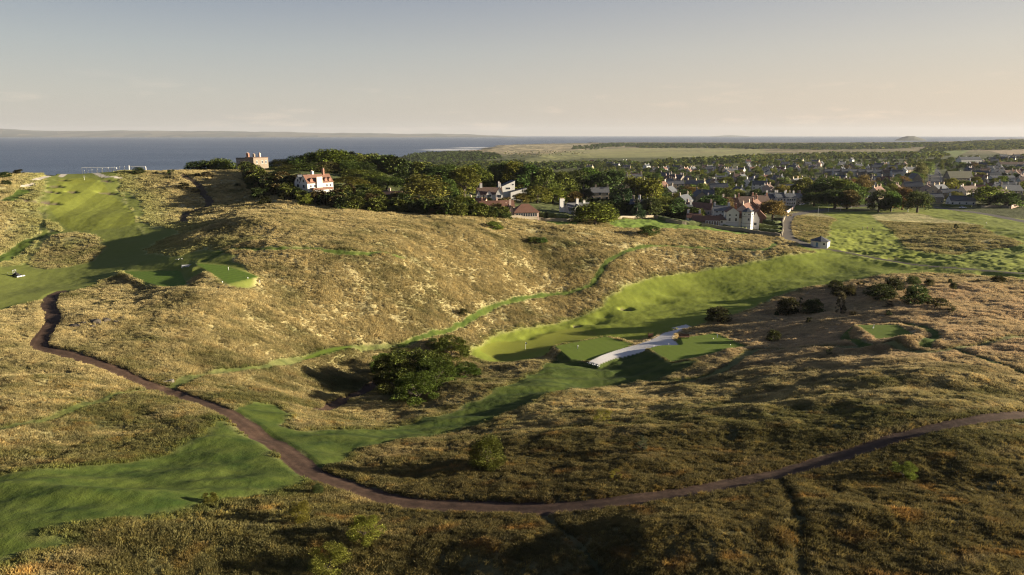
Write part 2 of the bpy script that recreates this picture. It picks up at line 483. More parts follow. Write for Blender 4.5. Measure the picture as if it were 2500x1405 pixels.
def blobs(x, y, L, sign, sharp=2.0):
    o = np.zeros_like(x)
    for bx, by, a, b, h in L:
        m = (np.abs(x - bx) < 3 * a) & (np.abs(y - by) < 3 * max(a, b))
        if m.any():
            q = ((x[m] - bx) / a) ** 2 + ((y[m] - by) / b) ** 2
            o[m] += sign * h * np.exp(-q ** (sharp / 2.0))
    return o


def relief(x, y):
    """final ground height"""
    r = np.hypot(x, y)
    z = h0(x, y)
    zb = z.copy()
    ff = poly_sd(x, y, FAIR, 8); fl = poly_sd(x, y, FLEFT, 8); lk = poly_sd(x, y, LINKS, 10)
    smo = smooth((np.maximum(ff, fl) + 3) / 6)
    tee = np.full_like(x, -8.0)
    for P, _ in TEES: tee = np.maximum(tee, poly_sd(x, y, P, 8))
    amp = 1 - 0.72 * smo
    near = np.clip(900 / np.maximum(r, 1), 0, 1)
    sw = np.maximum(poly_sd(x, y, SWATH, 6), poly_sd(x, y, LOWG, 6))
    fine = 1 - 0.6 * smooth((sw + 1) / 2)
    b = 0.95 * perlin(x / 31, y / 27, 1) + 0.5 * perlin(x / 13, y / 11, 2) * amp
    b += fine * amp * ((0.34 - .14 * np.clip(1.6 - r / 95, 0, 1)) * perlin(x / 5.1, y / 4.6, 3) + 0.19 * perlin(x / 2.3, y / 2.2, 4) + 0.075 * perlin(x / 1.05, y / 1.0, 5))
    b += smooth((sw + 3) / 4) * .5 * perlin((x * .96 + y * .28) / 13, (y * .96 - x * .28) / 4.2, 17)
    b += .2 * np.clip(1.3 - r / 110, 0, 1) * perlin((x * .97 + y * .24) / 12, (y * .97 - x * .24) / 4.6, 18)
    pd_ = np.minimum(line_d(x, y, PATHS[0][0], 12), 12)
    b *= .12 + .88 * smooth((pd_ - 2.0) / 8)
    lnk = smooth((lk + 4) / 8)
    b -= lnk * (1.1 * np.clip(perlin(x / 13, y / 5.5, 6) - .22, 0, 1) + .3 * np.clip(perlin(x / 7, y / 3.0, 8) - .2, 0, 1))
    b += smooth(ff / 5) * (0.24 * perlin(x / 14, y / 5.2, 9) + .05 * perlin(x / 6, y / 2.6, 13))
    # the dunes on the right are rolling; the village sits on calmer ground
    b *= np.where(r > 430, 0.45 + 0.55 * np.clip((r - 430) / 4000, 0, 1), 1)
    z = z + b * smooth((z + 2) / 6)
    z += blobs(x, y, HW, -1.25) + blobs(x, y, BW, -1.6, 4.0) + blobs(x, y, MND, 1)
    z += (3.0 * np.clip(perlin(x / 75, y / 90, 15), -.3, 1) + 1.2 * perlin(x / 28, y / 34, 16)) * smooth((r - 1500) / 400) * smooth((10 - np.degrees(np.arctan2(x, y))) / 8)
    z += 2.2 * perlin(x / 180, y / 130, 11) * np.clip((r - 900) / 1500, 0, 1)
    m = r > 500
    if m.any():
        cs = poly_sd(x[m], y[m], COAST, 600)
        w = smooth((cs + 5 + 0.02 * r[m] * perlin(x[m] / (.05 * r[m].max() + 90), y[m] / 260, 14)) / np.clip(r[m] * .035, 25, 120))
        z[m] = -7 * (1 - w) + np.maximum(z[m], 3.0) * w
    # level tees and green
    for P, _ in TEES:
        s = poly_sd(x, y, P, 4.0)
        m = s > -4.0
        if m.any():
            c = P.mean(0)
            zc = float(h0(np.array([c[0]]), np.array([c[1]]))[0]) + (.35 if P is TEES[0][0] or P is TEES[1][0] else .55)
            g = (h0(np.array([c[0] + 6, c[0], ]), np.array([c[1], c[1] + 6])) - float(h0(np.array([c[0]]), np.array([c[1]]))[0])) / 6
            pl = zc + 0.3 * ((x[m] - c[0]) * g[0] + (y[m] - c[1]) * g[1])
            w = smooth((s[m] + 3.0) / 3.2)
            z[m] = z[m] * (1 - w) + pl * w
    s = poly_sd(x, y, GREEN, 4.0); w = smooth((s + 3) / 5)
    z = z * (1 - w) + (zb + 0.1 * perlin(x / 9, y / 7, 12)) * w
    s = poly_sd(x, y, GRAVEL, 4.0); w = smooth((s + 1.5) / 1.6); z = z * (1 - w) + (zb + .5) * w
    for P, wd in STRIPS + PATHS:
        d = line_d(x, y, P, wd + 3)
        w = smooth((wd + 1.0 - d) / 1.4)
        z = z - 0.22 * w
    for P in TRACKS:
        z = z - 0.25 * smooth((1.3 - line_d(x, y, P, 3)) / 1.2)
    for P, wd in [(ROADS[0][0], 3.6), (GTRACK, 1.6), (STREET, 9), (ROAD2, 4)]:
        d = line_d(x, y, P, wd + 5)
        w = smooth((wd + 3 - d) / 3)
        z = z * (1 - w) + (zb - 0.05) * w
    return z


C_ = lambda r, g, b: np.array([r, g, b])
STRAW, OLIVE = C_(.49, .405, .195), C_(.155, .15, .055)
ZN = ['ground', 'fairway', 'putting_green', 'tee', 'mown_grass', 'lawn', 'gravel_path', 'path', 'road', 'bunker', 'field', 'links', 'dark_track']


def zones(x, y):
    """albedo, roughness of the cover (0 mown .. 1 tussock) and zone id"""
    n = x.shape
    r = np.hypot(x, y)
    col = np.empty(n + (3,)); zid = np.zeros(n, np.int16); rg = np.ones(n)
    # rough grass: straw on the dry slopes, darker olive near the camera with slope shade put into the colour, green in hollows
    t = 0.5 + 0.5 * perlin(x / 38, y / 30, 21) + 0.5 * perlin(x / 12, y / 9, 22) + 0.26 * perlin(x / 3.2, y / 2.8, 23) + .42 * perlin((x + .3 * y) / 15, (y - .3 * x) / 2.6, 47)
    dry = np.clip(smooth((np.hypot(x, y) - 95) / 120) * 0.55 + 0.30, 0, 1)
    th = np.degrees(np.arctan2(x, y))
    dry = dry + 0.12 * smooth((th - 5) / 20) * smooth((r - 150) / 80)
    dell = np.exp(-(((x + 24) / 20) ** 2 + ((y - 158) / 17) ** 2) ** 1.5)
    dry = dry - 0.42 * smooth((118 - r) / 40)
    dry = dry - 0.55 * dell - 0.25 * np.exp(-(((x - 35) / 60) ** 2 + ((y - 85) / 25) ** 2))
    k = np.clip(t - 0.5 + dry, 0, 1)[..., None]
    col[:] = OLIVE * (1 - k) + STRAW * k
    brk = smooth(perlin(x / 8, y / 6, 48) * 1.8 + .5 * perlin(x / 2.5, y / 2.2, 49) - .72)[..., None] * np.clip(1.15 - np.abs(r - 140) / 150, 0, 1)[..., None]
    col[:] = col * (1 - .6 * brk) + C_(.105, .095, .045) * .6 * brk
    pk = (smooth((th - 8) / 16) * smooth((r - 135) / 60) * smooth((330 - r) / 60) * (.75 + .25 * perlin(x / 20, y / 14, 44)))[..., None]  # right slope lightened in colour to offset its dim grazing sunlight
    col[:] = col * (1 - pk) + C_(.56, .42, .25) * pk * (.75 + .35 * k)
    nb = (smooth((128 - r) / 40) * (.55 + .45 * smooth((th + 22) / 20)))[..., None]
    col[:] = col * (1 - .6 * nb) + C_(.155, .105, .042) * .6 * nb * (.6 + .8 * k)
    rust = smooth(perlin(x / 4.2, y / 3.6, 31) * 1.6 - 0.35)[..., None] * np.clip(1.25 - r / 190, 0, 1)[..., None]
    col[:] = col * (1 - 0.5 * rust) + C_(.30, .15, .04) * 0.5 * rust
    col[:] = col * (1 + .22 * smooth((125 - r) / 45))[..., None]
    far = smooth((r - 430) / 120)[..., None]
    twn = C_(.085, .09, .035)
    col[:] = col * (1 - far) + twn * far
    vfar = smooth((r - 2600) / 900)[..., None]
    kk = np.clip(0.5 + 0.7 * perlin(x / 240, y / 160, 24), 0, 1)[..., None]
    duneg = C_(.27, .21, .12) * kk + C_(.10, .10, .045) * (1 - kk)
    dn = (smooth((th + 3) / 3) * smooth((11 - th) / 5) * smooth((r - 2300) / 500) * smooth((6500 - r) / 900))[..., None]
    duneg = duneg * (1 - dn) + (C_(.40, .32, .19) * np.clip(kk * 1.3, 0, 1) + C_(.14, .13, .07) * np.clip(1 - kk * 1.3, 0, 1)) * dn
    col[:] = col * (1 - vfar) + duneg * vfar

    def put(w, c, zi, rough):
        nonlocal col, rg
        w3 = w[..., None]
        col = col * (1 - w3) + np.asarray(c) * w3
        rg = rg * (1 - w) + rough * w
        zid[w > 0.5] = zi
    hgr = hillw = None
    we = 1.3 * perlin(x / 7, y / 6, 41) + .8 * perlin(x / 2.6, y / 2.4, 42)
    put(smooth((poly_sd(x, y, GARDEN, 8) + 2) / 4), C_(.075, .085, .03) * (.7 + .6 * np.clip(.5 + perlin(x / 9, y / 9, 43), 0, 1))[..., None], 0, .25)
    g1, g2 = C_(.19, .215, .030), C_(.145, .162, .035)
    e = lambda s, q=0.35: smooth((s + q) / (2 * q))
    sf = poly_sd(x, y, FLEFT, 26) + 2.2 * we
    put(.7 * smooth((sf + 20) / 18) * (r > 245), C_(.24, .25, .085) * (.75 + .5 * k), 0, .62)
    sf = poly_sd(x, y, FAIR, 8) + 1.6 * we
    put(.75 * smooth((sf + 4.5) / 5), C_(.20, .21, .06), 0, .5)
    for P in (SWATH, LOWG): put(.7 * smooth((poly_sd(x, y, P, 8) + 1.3 * we + 2.5) / 3.5), C_(.11, .125, .035), 0, .62)
    s = poly_sd(x, y, LINKS, 8) + we
    pat = np.clip(0.6 + 0.4 * perlin(x / 34, y / 14, 25), 0, 1)[..., None]
    put(e(s, 1.0), g1 * 1.05 * pat + C_(.175, .19, .035) * (1 - pat), 11, 0.1)
    s = poly_sd(x, y, FAIR, 6); pat = np.clip(0.55 + 0.4 * perlin(x / 16, y / 10, 26) + .45 * perlin((x + .35 * y) / 22, (y - .35 * x) / 1.5, 46), 0, 1)[..., None]
    put(e(s + .4 * we, 1.3), g1 * pat + C_(.155, .185, .025) * (1 - pat), 1, 0.06)
    s = poly_sd(x, y, FLEFT, 8) + we * np.where(r > 230, 1.6, .5); put(e(s, 1.2), g2, 1, 0.08)
    s = poly_sd(x, y, FLEFT2, 6); put(e(s, .3), C_(.175, .19, .032) * (1 + .12 * np.sign(np.sin((x + .25 * y) * .5)))[..., None], 1, 0.04)
    for P in (ROUGHR, ROUGHH, ROUGHM):
        s = poly_sd(x, y, P, 6) + we
        kk = np.clip(.45 + .5 * perlin(x / 9, y / 7, 27) + .3 * perlin(x / 3, y / 3, 28), 0, 1)[..., None]
        put(e(s, 1.2), STRAW * .95 * kk + OLIVE * 1.5 * (1 - kk), 0, 0.9)
    for P in (GREEN, PUTTL):
        put(e(poly_sd(x, y, P, 6), .3), C_(.18, .19, .028), 2, 0.0)
    pat = np.clip(.5 + .5 * perlin(x / 6, y / 4, 29) + .35 * perlin(x / 1.7, y / 1.5, 30), 0, 1)[..., None]
    mg = C_(.034, .058, .010) * (1 - pat) + C_(.092, .115, .020) * pat  # mown swath, low green and strips: shade put into a darker colour
    put(e(poly_sd(x, y, SWATH, 6) + .9 * we, 1.1), mg * .85, 4, 0.25)
    sl_ = poly_sd(x, y, LOWG, 9); st2 = 2.6 * perlin((x * .96 + y * .28) / 16, (y * .96 - x * .28) / 2.6, 45) * smooth((84 - y) / 12) + .8 * we
    put(e(sl_ - 1.2 + st2, 1.8), mg * .95, 4, 0.3)
    for i, (P, wd) in enumerate(STRIPS):
        put(smooth((wd + .3 - line_d(x, y, P, wd + 3) + .35 * we) / 1.0) * (.8 if i in (2, 3, 4) else 1), mg * (1.1 if i not in (2, 3) else .95), 4, 0.15 if i not in (2, 3, 4) else .3)
    for i, (P, _) in enumerate(TEES):
        s = poly_sd(x, y, P, 6)
        c = P.mean(0)
        ang = [2.5, 2.3, .35, .35, .3, .3, 0][i]
        st = 0.5 + 0.5 * np.sign(np.sin((x * math.cos(ang) + y * math.sin(ang)) * 2 * math.pi / 2.6))
        st = (st * (0.16 if i < 2 else 0.05) + 0.92)[..., None]
        put(e(s, .22), C_(.10, .155, .022) * st if i < 2 else C_(.125, .17, .024) * st, 3, 0.0)
    put(e(poly_sd(x, y, LAWN, 6), .6), C_(.13, .18, .03), 5, 0.05)
    put(e(poly_sd(x, y, LAWN2, 6), .6), C_(.13, .18, .03), 5, 0.05)
    put(e(poly_sd(x, y, VERGE, 6), .6), C_(.13, .16, .03), 5, 0.1)
    put(e(poly_sd(x, y, FARGREEN, 60), 30) * (0.55 + 0.45 * np.clip(perlin(x / 160, y / 90, 33) * 2 + .5, 0, 1)), C_(.26, .25, .10), 11, 0.1)
    put(e(poly_sd(x, y, FIELD1, 30), 8), C_(.36, .27, .17), 10, 0.1)
    put(e(poly_sd(x, y, FIELD2, 30), 8), C_(.15, .18, .05), 10, 0.1)
    put(e(poly_sd(x, y, FIELD3, 30), 8), C_(.16, .18, .05), 10, 0.1)
    wob = 0.12 * perlin(x / .9, y / .9, 34) + .2 * perlin(x / 3, y / 3, 35)
    for i, (P, wd) in enumerate(PATHS):
        d = line_d(x, y, P, wd + 3) + wob
        c = C_(.066, .040, .027) if i != 1 else C_(.07, .05, .03)
        c = c * (0.8 + .3 * np.clip(perlin(x / 2.2, y / 1.6, 36) + perlin(x / .7, y / .7, 37) * .6 + .5, 0, 1))[..., None]
        if i == 0: c = c * (1 + .35 * np.exp(-((np.abs(d - .1) - .8) / .28) ** 2) + .25 * np.clip(perlin(x / .35, y / .35, 50), 0, 1))[..., None]
        put(smooth((wd + .12 - d) / .24), c, 7 if i != 2 else 12, 0.12)
    for P in TRACKS:
        put(0.75 * smooth((.75 - line_d(x, y, P, 3) - wob) / .5), C_(.05, .05, .02), 0, 0.3)
    put(e(poly_sd(x, y, GRAVEL, 4) + wob * .6, .15), C_(.60, .565, .53), 6, 0.03)
    for P in GRAVELL: put(smooth((1.6 - line_d(x, y, P, 4)) / .3), C_(.45, .40, .33), 6, 0.1)
    put(smooth((1.6 - line_d(x, y, GTRACK, 4)) / .3), C_(.10, .085, .068), 7, 0.05)
    put(smooth((3.7 - line_d(x, y, ROADS[0][0], 6)) / .3), C_(.12, .105, .09), 8, 0.0)
    put(smooth((3.0 - line_d(x, y, ROAD2, 6)) / .3), C_(.11, .10, .09), 8, 0.0)
    put(smooth((9.0 - line_d(x, y, STREET, 12)) / .3), C_(.10, .095, .09), 8, 0.0)
    for bx, by, a, b, h in BW:
        m = (np.abs(x - bx) < 2 * a) & (np.abs(y - by) < 2 * a)
        if m.any():
            w = np.zeros(n)
            q = ((x[m] - bx) / (a * .82)) ** 2 + ((y[m] - by) / (b * .82)) ** 2
            w[m] = smooth((1.1 - q) / .2)
            put(w, C_(.15, .115, .08), 9, 0.0)  # sand colour darkened to stand in for shade inside the bunkers
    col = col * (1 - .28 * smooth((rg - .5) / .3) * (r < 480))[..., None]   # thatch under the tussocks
    # wet sand and rock along the shore
    z = h0(x, y)
    put(smooth((6.5 - z) / 3) * smooth((r - 550) / 50) * np.clip(.6 + perlin(x / 60, y / 40, 38), 0, 1), C_(.09, .08, .065), 0, 0.1)
    return col, rg, zid


TT, RR = np.meshgrid(np.radians(TH), RS)
GX, GY = RR * np.sin(TT), RR * np.cos(TT)
GZ = relief(GX, GY)
GCOL, GRG, GZI = zones(GX, GY)
LRS = np.log(RS)


def hfin(x, y):
    x = np.asarray(x, float); y = np.asarray(y, float)
    th = np.degrees(np.arctan2(x, y)); r = np.hypot(x, y)
    return bil(GZ, np.interp(r, RS, np.arange(NR)), np.interp(th, TH, np.arange(NT)))


def rgfin(x, y):
    th = np.degrees(np.arctan2(x, y)); r = np.hypot(x, y)
    fi, fj = np.interp(r, RS, np.arange(NR)), np.interp(th, TH, np.arange(NT))
    return bil(GRG, fi, fj), np.stack([bil(GCOL[..., c], fi, fj) for c in range(3)], -1)


HFUN[0] = hfin


# ------------------------------------------------------------------ materials
def newmat(name):
    m = bpy.data.materials.new(name); m.use_nodes = True
    t = m.node_tree; t.nodes.clear()
    o = t.nodes.new('ShaderNodeOutputMaterial'); b = t.nodes.new('ShaderNodeBsdfPrincipled')
    t.links.new(b.outputs[0], o.inputs[0])
    return m, t, b


def nd(t, kind, **k):
    q = t.nodes.new('ShaderNode' + kind)
    for a, v in k.items(): setattr(q, a, v)
    return q


def noise(t, vec, scale, detail=3, rough=.6):
    q = nd(t, 'TexNoise'); q.inputs['Scale'].default_value = scale; q.inputs['Detail'].default_value = detail
    q.inputs['Roughness'].default_value = rough
    t.links.new(vec, q.inputs['Vector']); return q.outputs[0]


def mathn(t, op, a, b=None, clamp=False):
    q = nd(t, 'Math', operation=op, use_clamp=clamp)
    for i, s in enumerate((a, b)):
        if s is None: continue
        if isinstance(s, (int, float)): q.inputs[i].default_value = s
        else: t.links.new(s, q.inputs[i])
    return q.outputs[0]


def mixc(t, f, a, b, mode='MIX'):
    q = nd(t, 'Mix', data_type='RGBA', blend_type=mode)
    for i, s in ((0, f), (6, a), (7, b)):
        if isinstance(s, (int, float)): q.inputs[i].default_value = s
        elif isinstance(s, tuple): q.inputs[i].default_value = s if len(s) == 4 else s + (1,)
        else: t.links.new(s, q.inputs[i])
    return q.outputs[2]


def ramp(t, f, stops):
    q = nd(t, 'ValToRGB'); e = q.color_ramp.elements
    while len(e) < len(stops): e.new(0.5)
    for k, (p, c) in enumerate(stops):
        e[k].position = p; e[k].color = tuple(c) + (1,) if len(c) == 3 else c
    t.links.new(f, q.inputs[0]); return q.outputs[0]


gm, t, b = newmat('ground_cover')
geo = nd(t, 'NewGeometry').outputs['Position']
ca = nd(t, 'Attribute', attribute_name='Col').outputs['Color']
ra = nd(t, 'Attribute', attribute_name='rgh').outputs['Fac']
n1 = noise(t, geo, 1.3, 4, .7); n2 = noise(t, geo, .35, 3, .6); n3 = noise(t, geo, 5.0, 3, .7)
v = mathn(t, 'MULTIPLY', mathn(t, 'SUBTRACT', mathn(t, 'ADD', mathn(t, 'MULTIPLY', n1, .55), mathn(t, 'ADD', mathn(t, 'MULTIPLY', n2, .35), mathn(t, 'MULTIPLY', n3, .3))), .6), 1.8)
v = mathn(t, 'MULTIPLY', v, mathn(t, 'ADD', mathn(t, 'MULTIPLY', ra, .75), .24))
v = mathn(t, 'ADD', v, 1.0)
cc = nd(t, 'VectorMath', operation='SCALE'); t.links.new(ca, cc.inputs[0]); t.links.new(v, cc.inputs['Scale'])
t.links.new(cc.outputs[0], b.inputs['Base Color'])
b.inputs['Roughness'].default_value = .95; b.inputs['Specular IOR Level'].default_value = .12
bp = nd(t, 'Bump'); bp.inputs['Distance'].default_value = .55
hn = mathn(t, 'ADD', mathn(t, 'MULTIPLY', n1, .7), mathn(t, 'MULTIPLY', n3, .22))
t.links.new(hn, bp.inputs['Height']); t.links.new(mathn(t, 'ADD', mathn(t, 'MULTIPLY', ra, .9), .06), bp.inputs['Strength'])
t.links.new(bp.outputs[0], b.inputs['Normal'])

# ------------------------------------------------------------------ terrain mesh, one continuous sheet cut along its zones
vid = np.arange(NT * NR).reshape(NR, NT)
Q = np.stack([vid[:-1, :-1], vid[:-1, 1:], vid[1:, 1:], vid[1:, :-1]], -1).reshape(-1, 4)
V = np.stack([GX, GY, GZ], -1).reshape(-1, 3)
du = np.stack([GX, GY, GZ], -1)
tu = np.gradient(du, axis=1); tr = np.gradient(du, axis=0)
NRM = np.cross(tu, tr).reshape(-1, 3)
NRM /= np.linalg.norm(NRM, axis=1)[:, None] + 1e-12
NRM[NRM[:, 2] < 0] *= -1
FZ = GZI[:-1, :-1].reshape(-1)
FX = GX[:-1, :-1].reshape(-1); FY = GY[:-1, :-1].reshape(-1)
keep = V[Q[:, 0], 2] > -5.5


def sheet(name, mask, cast='structure'):
    f = Q[mask & keep]
    if len(f) == 0: return None
    u, inv = np.unique(f.ravel(), return_inverse=True)
    me = bpy.data.meshes.new(name)
    me.vertices.add(len(u)); me.vertices.foreach_set('co', V[u].astype(np.float32).ravel())
    me.loops.add(len(inv)); me.loops.foreach_set('vertex_index', inv.astype(np.int32))
    me.polygons.add(len(f)); me.polygons.foreach_set('loop_start', np.arange(0, len(inv), 4, dtype=np.int32))
    me.update(calc_edges=True)
    me.polygons.foreach_set('use_smooth', np.ones(len(f), bool))
    a = me.color_attributes.new('Col', 'FLOAT_COLOR', 'POINT')
    c = np.ones((len(u), 4), np.float32); c[:, :3] = GCOL.reshape(-1, 3)[u]
    a.data.foreach_set('color', c.ravel())
    a = me.attributes.new('rgh', 'FLOAT', 'POINT'); a.data.foreach_set('value', GRG.reshape(-1)[u].astype(np.float32))
    me.normals_split_custom_set_from_vertices(NRM[u])
    me.materials.append(gm)
    o = bpy.data.objects.new(name, me); COL.objects.link(o)
    return tag(o, kind=cast)


done = np.zeros(len(Q), bool)


def part_of(zi, name, near=None, rad=None):
    m = (FZ == zi) & ~done
    if near is not None:
        m &= np.hypot(FX - near[0], FY - near[1]) < rad
    done[m] = True
    return sheet(name, m)


c = FAIR.mean(0); part_of(1, 'fairway', c, 175)
part_of(1, 'fairway')
part_of(2, 'putting_green', GREEN.mean(0), 60); part_of(2, 'putting_green')
for P, _ in TEES:
    part_of(3, 'tee', P.mean(0), 24)
part_of(4, 'mown_grass', LOWG.mean(0), 42)
part_of(4, 'mown_grass')
part_of(5, 'lawn'); part_of(6, 'gravel_path', GRAVEL.mean(0), 60); part_of(6, 'gravel_path')
part_of(7, 'path', (0, 100), 130); part_of(7, 'path'); part_of(12, 'dark_track')
part_of(8, 'road')
for bw in BW: part_of(9, 'bunker', bw[:2], 9)
part_of(10, 'field', FIELD1.mean(0), 900); part_of(10, 'field')
part_of(11, 'links_turf', LINKS.mean(0), 300); part_of(11, 'links_turf')
sheet('ground', ~done)

# ------------------------------------------------------------------ sea, far shore, islands
sm, t, b = newmat('sea_water')
geo = nd(t, 'NewGeometry').outputs['Position']
mpn = nd(t, 'Mapping'); mpn.inputs['Scale'].default_value = (1, 1, 1); t.links.new(geo, mpn.inputs[0])
w1 = noise(t, mpn.outputs[0], .035, 8, .68); w2 = noise(t, mpn.outputs[0], .22, 3, .6)
b.inputs['Base Color'].default_value = (.022, .034, .055, 1)
b.inputs['Roughness'].default_value = .42
b.inputs['Specular IOR Level'].default_value = .5
bp = nd(t, 'Bump'); bp.inputs['Distance'].default_value = 14.0; bp.inputs['Strength'].default_value = .8
t.links.new(mathn(t, 'ADD', w1, mathn(t, 'MULTIPLY', w2, .12)), bp.inputs['Height'])
t.links.new(bp.outputs[0], b.inputs['Normal'])
# whitecaps and surf over the shallows near the bay
w3 = noise(t, mpn.outputs[0], .05, 7, .75)
wc = ramp(t, w3, [(.70, (0, 0, 0)), (.74, (1, 1, 1))])
at = nd(t, 'Attribute', attribute_name='surf').outputs['Fac']
mpf = nd(t, 'Mapping'); mpf.inputs['Scale'].default_value = (.6, 2.2, 1); t.links.new(geo, mpf.inputs[0])
sf = ramp(t, mathn(t, 'ADD', noise(t, mpf.outputs[0], .012, 6, .65), mathn(t, 'MULTIPLY', at, .5)), [(.80, (0, 0, 0)), (.92, (1, 1, 1))])
foam = mathn(t, 'MAXIMUM', mathn(t, 'MULTIPLY', wc, .28), sf)
mps = nd(t, 'Mapping'); mps.inputs['Scale'].default_value = (.25, 1.6, 1); t.links.new(geo, mps.inputs[0])
sc_ = ramp(t, noise(t, mps.outputs[0], .0022, 6, .6), [(.35, (.040, .064, .108)), (.65, (.070, .100, .155))])
cb = mixc(t, foam, sc_, (.55, .53, .50))
t.links.new(cb, b.inputs['Base Color'])
sth = np.radians(np.concatenate([np.linspace(-64, 64, 240)])); srr = np.concatenate([[300], np.geomspace(420, 39000, 130)])
ST, SR = np.meshgrid(sth, srr)
SX, SY = SR * np.sin(ST), SR * np.cos(ST)
SURF = [(pz(1100, 366, 0), 300, 420), (pz(1010, 398, 0), 160, 160), (pz(1000, 420, 0), 160, 240), (pz(950, 388, 0), 120, 120), (pz(1160, 361, 0), 260, 400)]
sv = np.zeros_like(SX)
for (a, bb, _), sx_, sy_ in SURF: sv = np.maximum(sv, np.exp(-(((SX - a) / sx_) ** 2 + ((SY - bb) / sy_) ** 2)))
ii = np.arange(ST.size).reshape(ST.shape)
sq = np.stack([ii[:-1, :-1], ii[:-1, 1:], ii[1:, 1:], ii[1:, :-1]], -1).reshape(-1, 4)
me = bpy.data.meshes.new('sea'); me.from_pydata(np.stack([SX, SY, np.zeros_like(SX)], -1).reshape(-1, 3).tolist(), [], sq.tolist())
a = me.attributes.new('surf', 'FLOAT', 'POINT'); a.data.foreach_set('value', sv.ravel().astype(np.float32))
me.materials.append(sm)
o = bpy.data.objects.new('sea', me); COL.objects.link(o); tag(o, kind='structure')

hm, t, b = newmat('far_hill_fields')
geo = nd(t, 'NewGeometry').outputs['Position']
vor = nd(t, 'TexVoronoi'); vor.inputs['Scale'].default_value = .0014
mpv = nd(t, 'Mapping'); mpv.inputs['Scale'].default_value = (1, .6, 2.5); t.links.new(geo, mpv.inputs[0]); t.links.new(mpv.outputs[0], vor.inputs['Vector'])
sp = nd(t, 'SeparateColor'); t.links.new(vor.outputs['Color'], sp.inputs[0])
t.links.new(ramp(t, sp.outputs[0], [(0, (.02, .027, .015)), (.4, (.035, .042, .02)), (.62, (.08, .07, .04)), (1, (.12, .10, .06))]), b.inputs['Base Color'])
b.inputs['Roughness'].default_value = 1


def ridge(name, prof, D, depth, mat, fy, step=None, jit=0, seed=50):
    """a hill range: prof = [(u, v of its skyline)], standing on the sea at distance D"""
    us = np.arange(prof[0][0], prof[-1][0] + 1, step or 12)
    vs = np.interp(us, [p[0] for p in prof], [p[1] for p in prof])
    rows = 14
    X = np.zeros((rows, len(us))); Y = X.copy(); Z = X.copy()
    for k in range(rows):
        f = k / (rows - 1)
        d = D + depth * f
        prof_h = np.sin(np.clip(f * 1.35, 0, 1) * math.pi / 2) ** fy if f < .75 else 1 - (f - .75) * 3.9
        for j, (u, v) in enumerate(zip(us, vs)):
            x0, y0, z0 = pd(u, v, D + depth * .72)
            s = d / (D + depth * .72)
            X[k, j] = x0 * s; Y[k, j] = d; Z[k, j] = -3 + (z0 + 3) * prof_h
    nn = perlin(X / (depth * .22), Y / (depth * .22), seed) + .5 * perlin(X / (depth * .09), Y / (depth * .09), seed + 1)
    Z += jit * nn * np.clip(Z / 60, 0, 1)
    i2 = np.arange(X.size).reshape(X.shape)
    q = np.stack([i2[:-1, :-1], i2[:-1, 1:], i2[1:, 1:], i2[1:, :-1]], -1).reshape(-1, 4)
    me = bpy.data.meshes.new(name); me.from_pydata(np.stack([X, Y, Z], -1).reshape(-1, 3).tolist(), [], q.tolist())
    me.polygons.foreach_set('use_smooth', np.ones(len(q), bool)); me.materials.append(mat)
    o = bpy.data.objects.new(name, me); COL.objects.link(o); tag(o, kind='structure'); return o


ridge('far_hills', [(-600,318),(-300,312),(0,315),(60,318),(120,321),(220,320),(300,319),(420,321),(500,320),(620,322),(700,323),(800,325),(900,326),(1000,327.5),(1060,327),(1150,329),(1230,332),(1280,334.5)], 24000, 6000, hm, .8, 10, 22)
im_, t, b = newmat('island_turf'); b.inputs['Base Color'].default_value = (.055, .055, .03, 1); b.inputs['Roughness'].default_value = 1
ridge('island', [(2180,346),(2188,341),(2202,336),(2218,332),(2232,332.5),(2245,336.5),(2258,341),(2266,346)], 11000, 380, im_, .7, 2, 5, 60)
ridge('island', [(1725,335),(1745,332.6),(1765,331.3),(1785,330.6),(1800,331.2),(1825,332.8),(1850,335)], 30000, 1500, im_, .7, 5, 5, 61)

# ------------------------------------------------------------------ grass: tussocks on the rough, instanced on sampled ground points as one mass
def leafmat(name, transl=.35, var=.35, attr=None, rough=.7):
    m, t, b = newmat(name)
    out = [q for q in t.nodes if q.type == 'OUTPUT_MATERIAL'][0]
    if attr:
        c = nd(t, 'Attribute', attribute_name=attr, attribute_type='INSTANCER').outputs['Color']
    else:
        c = None
    return m, t, b, out, c


tg, t, b, out, c = leafmat('grass_blades', attr='tint')
b.inputs['Roughness'].default_value = .8; b.inputs['Specular IOR Level'].default_value = .15
hv = nd(t, 'Attribute', attribute_name='tipv').outputs['Fac']
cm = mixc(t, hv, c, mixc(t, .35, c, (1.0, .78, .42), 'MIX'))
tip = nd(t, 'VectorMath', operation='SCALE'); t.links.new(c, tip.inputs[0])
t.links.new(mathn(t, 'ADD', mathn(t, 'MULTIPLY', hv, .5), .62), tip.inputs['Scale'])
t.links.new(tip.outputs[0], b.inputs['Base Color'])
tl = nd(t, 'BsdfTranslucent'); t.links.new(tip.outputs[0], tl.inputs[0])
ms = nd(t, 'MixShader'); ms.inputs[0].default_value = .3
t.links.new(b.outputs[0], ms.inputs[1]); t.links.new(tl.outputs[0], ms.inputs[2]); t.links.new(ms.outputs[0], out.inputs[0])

GRASSCOL = bpy.data.collections.new('grass_tufts')


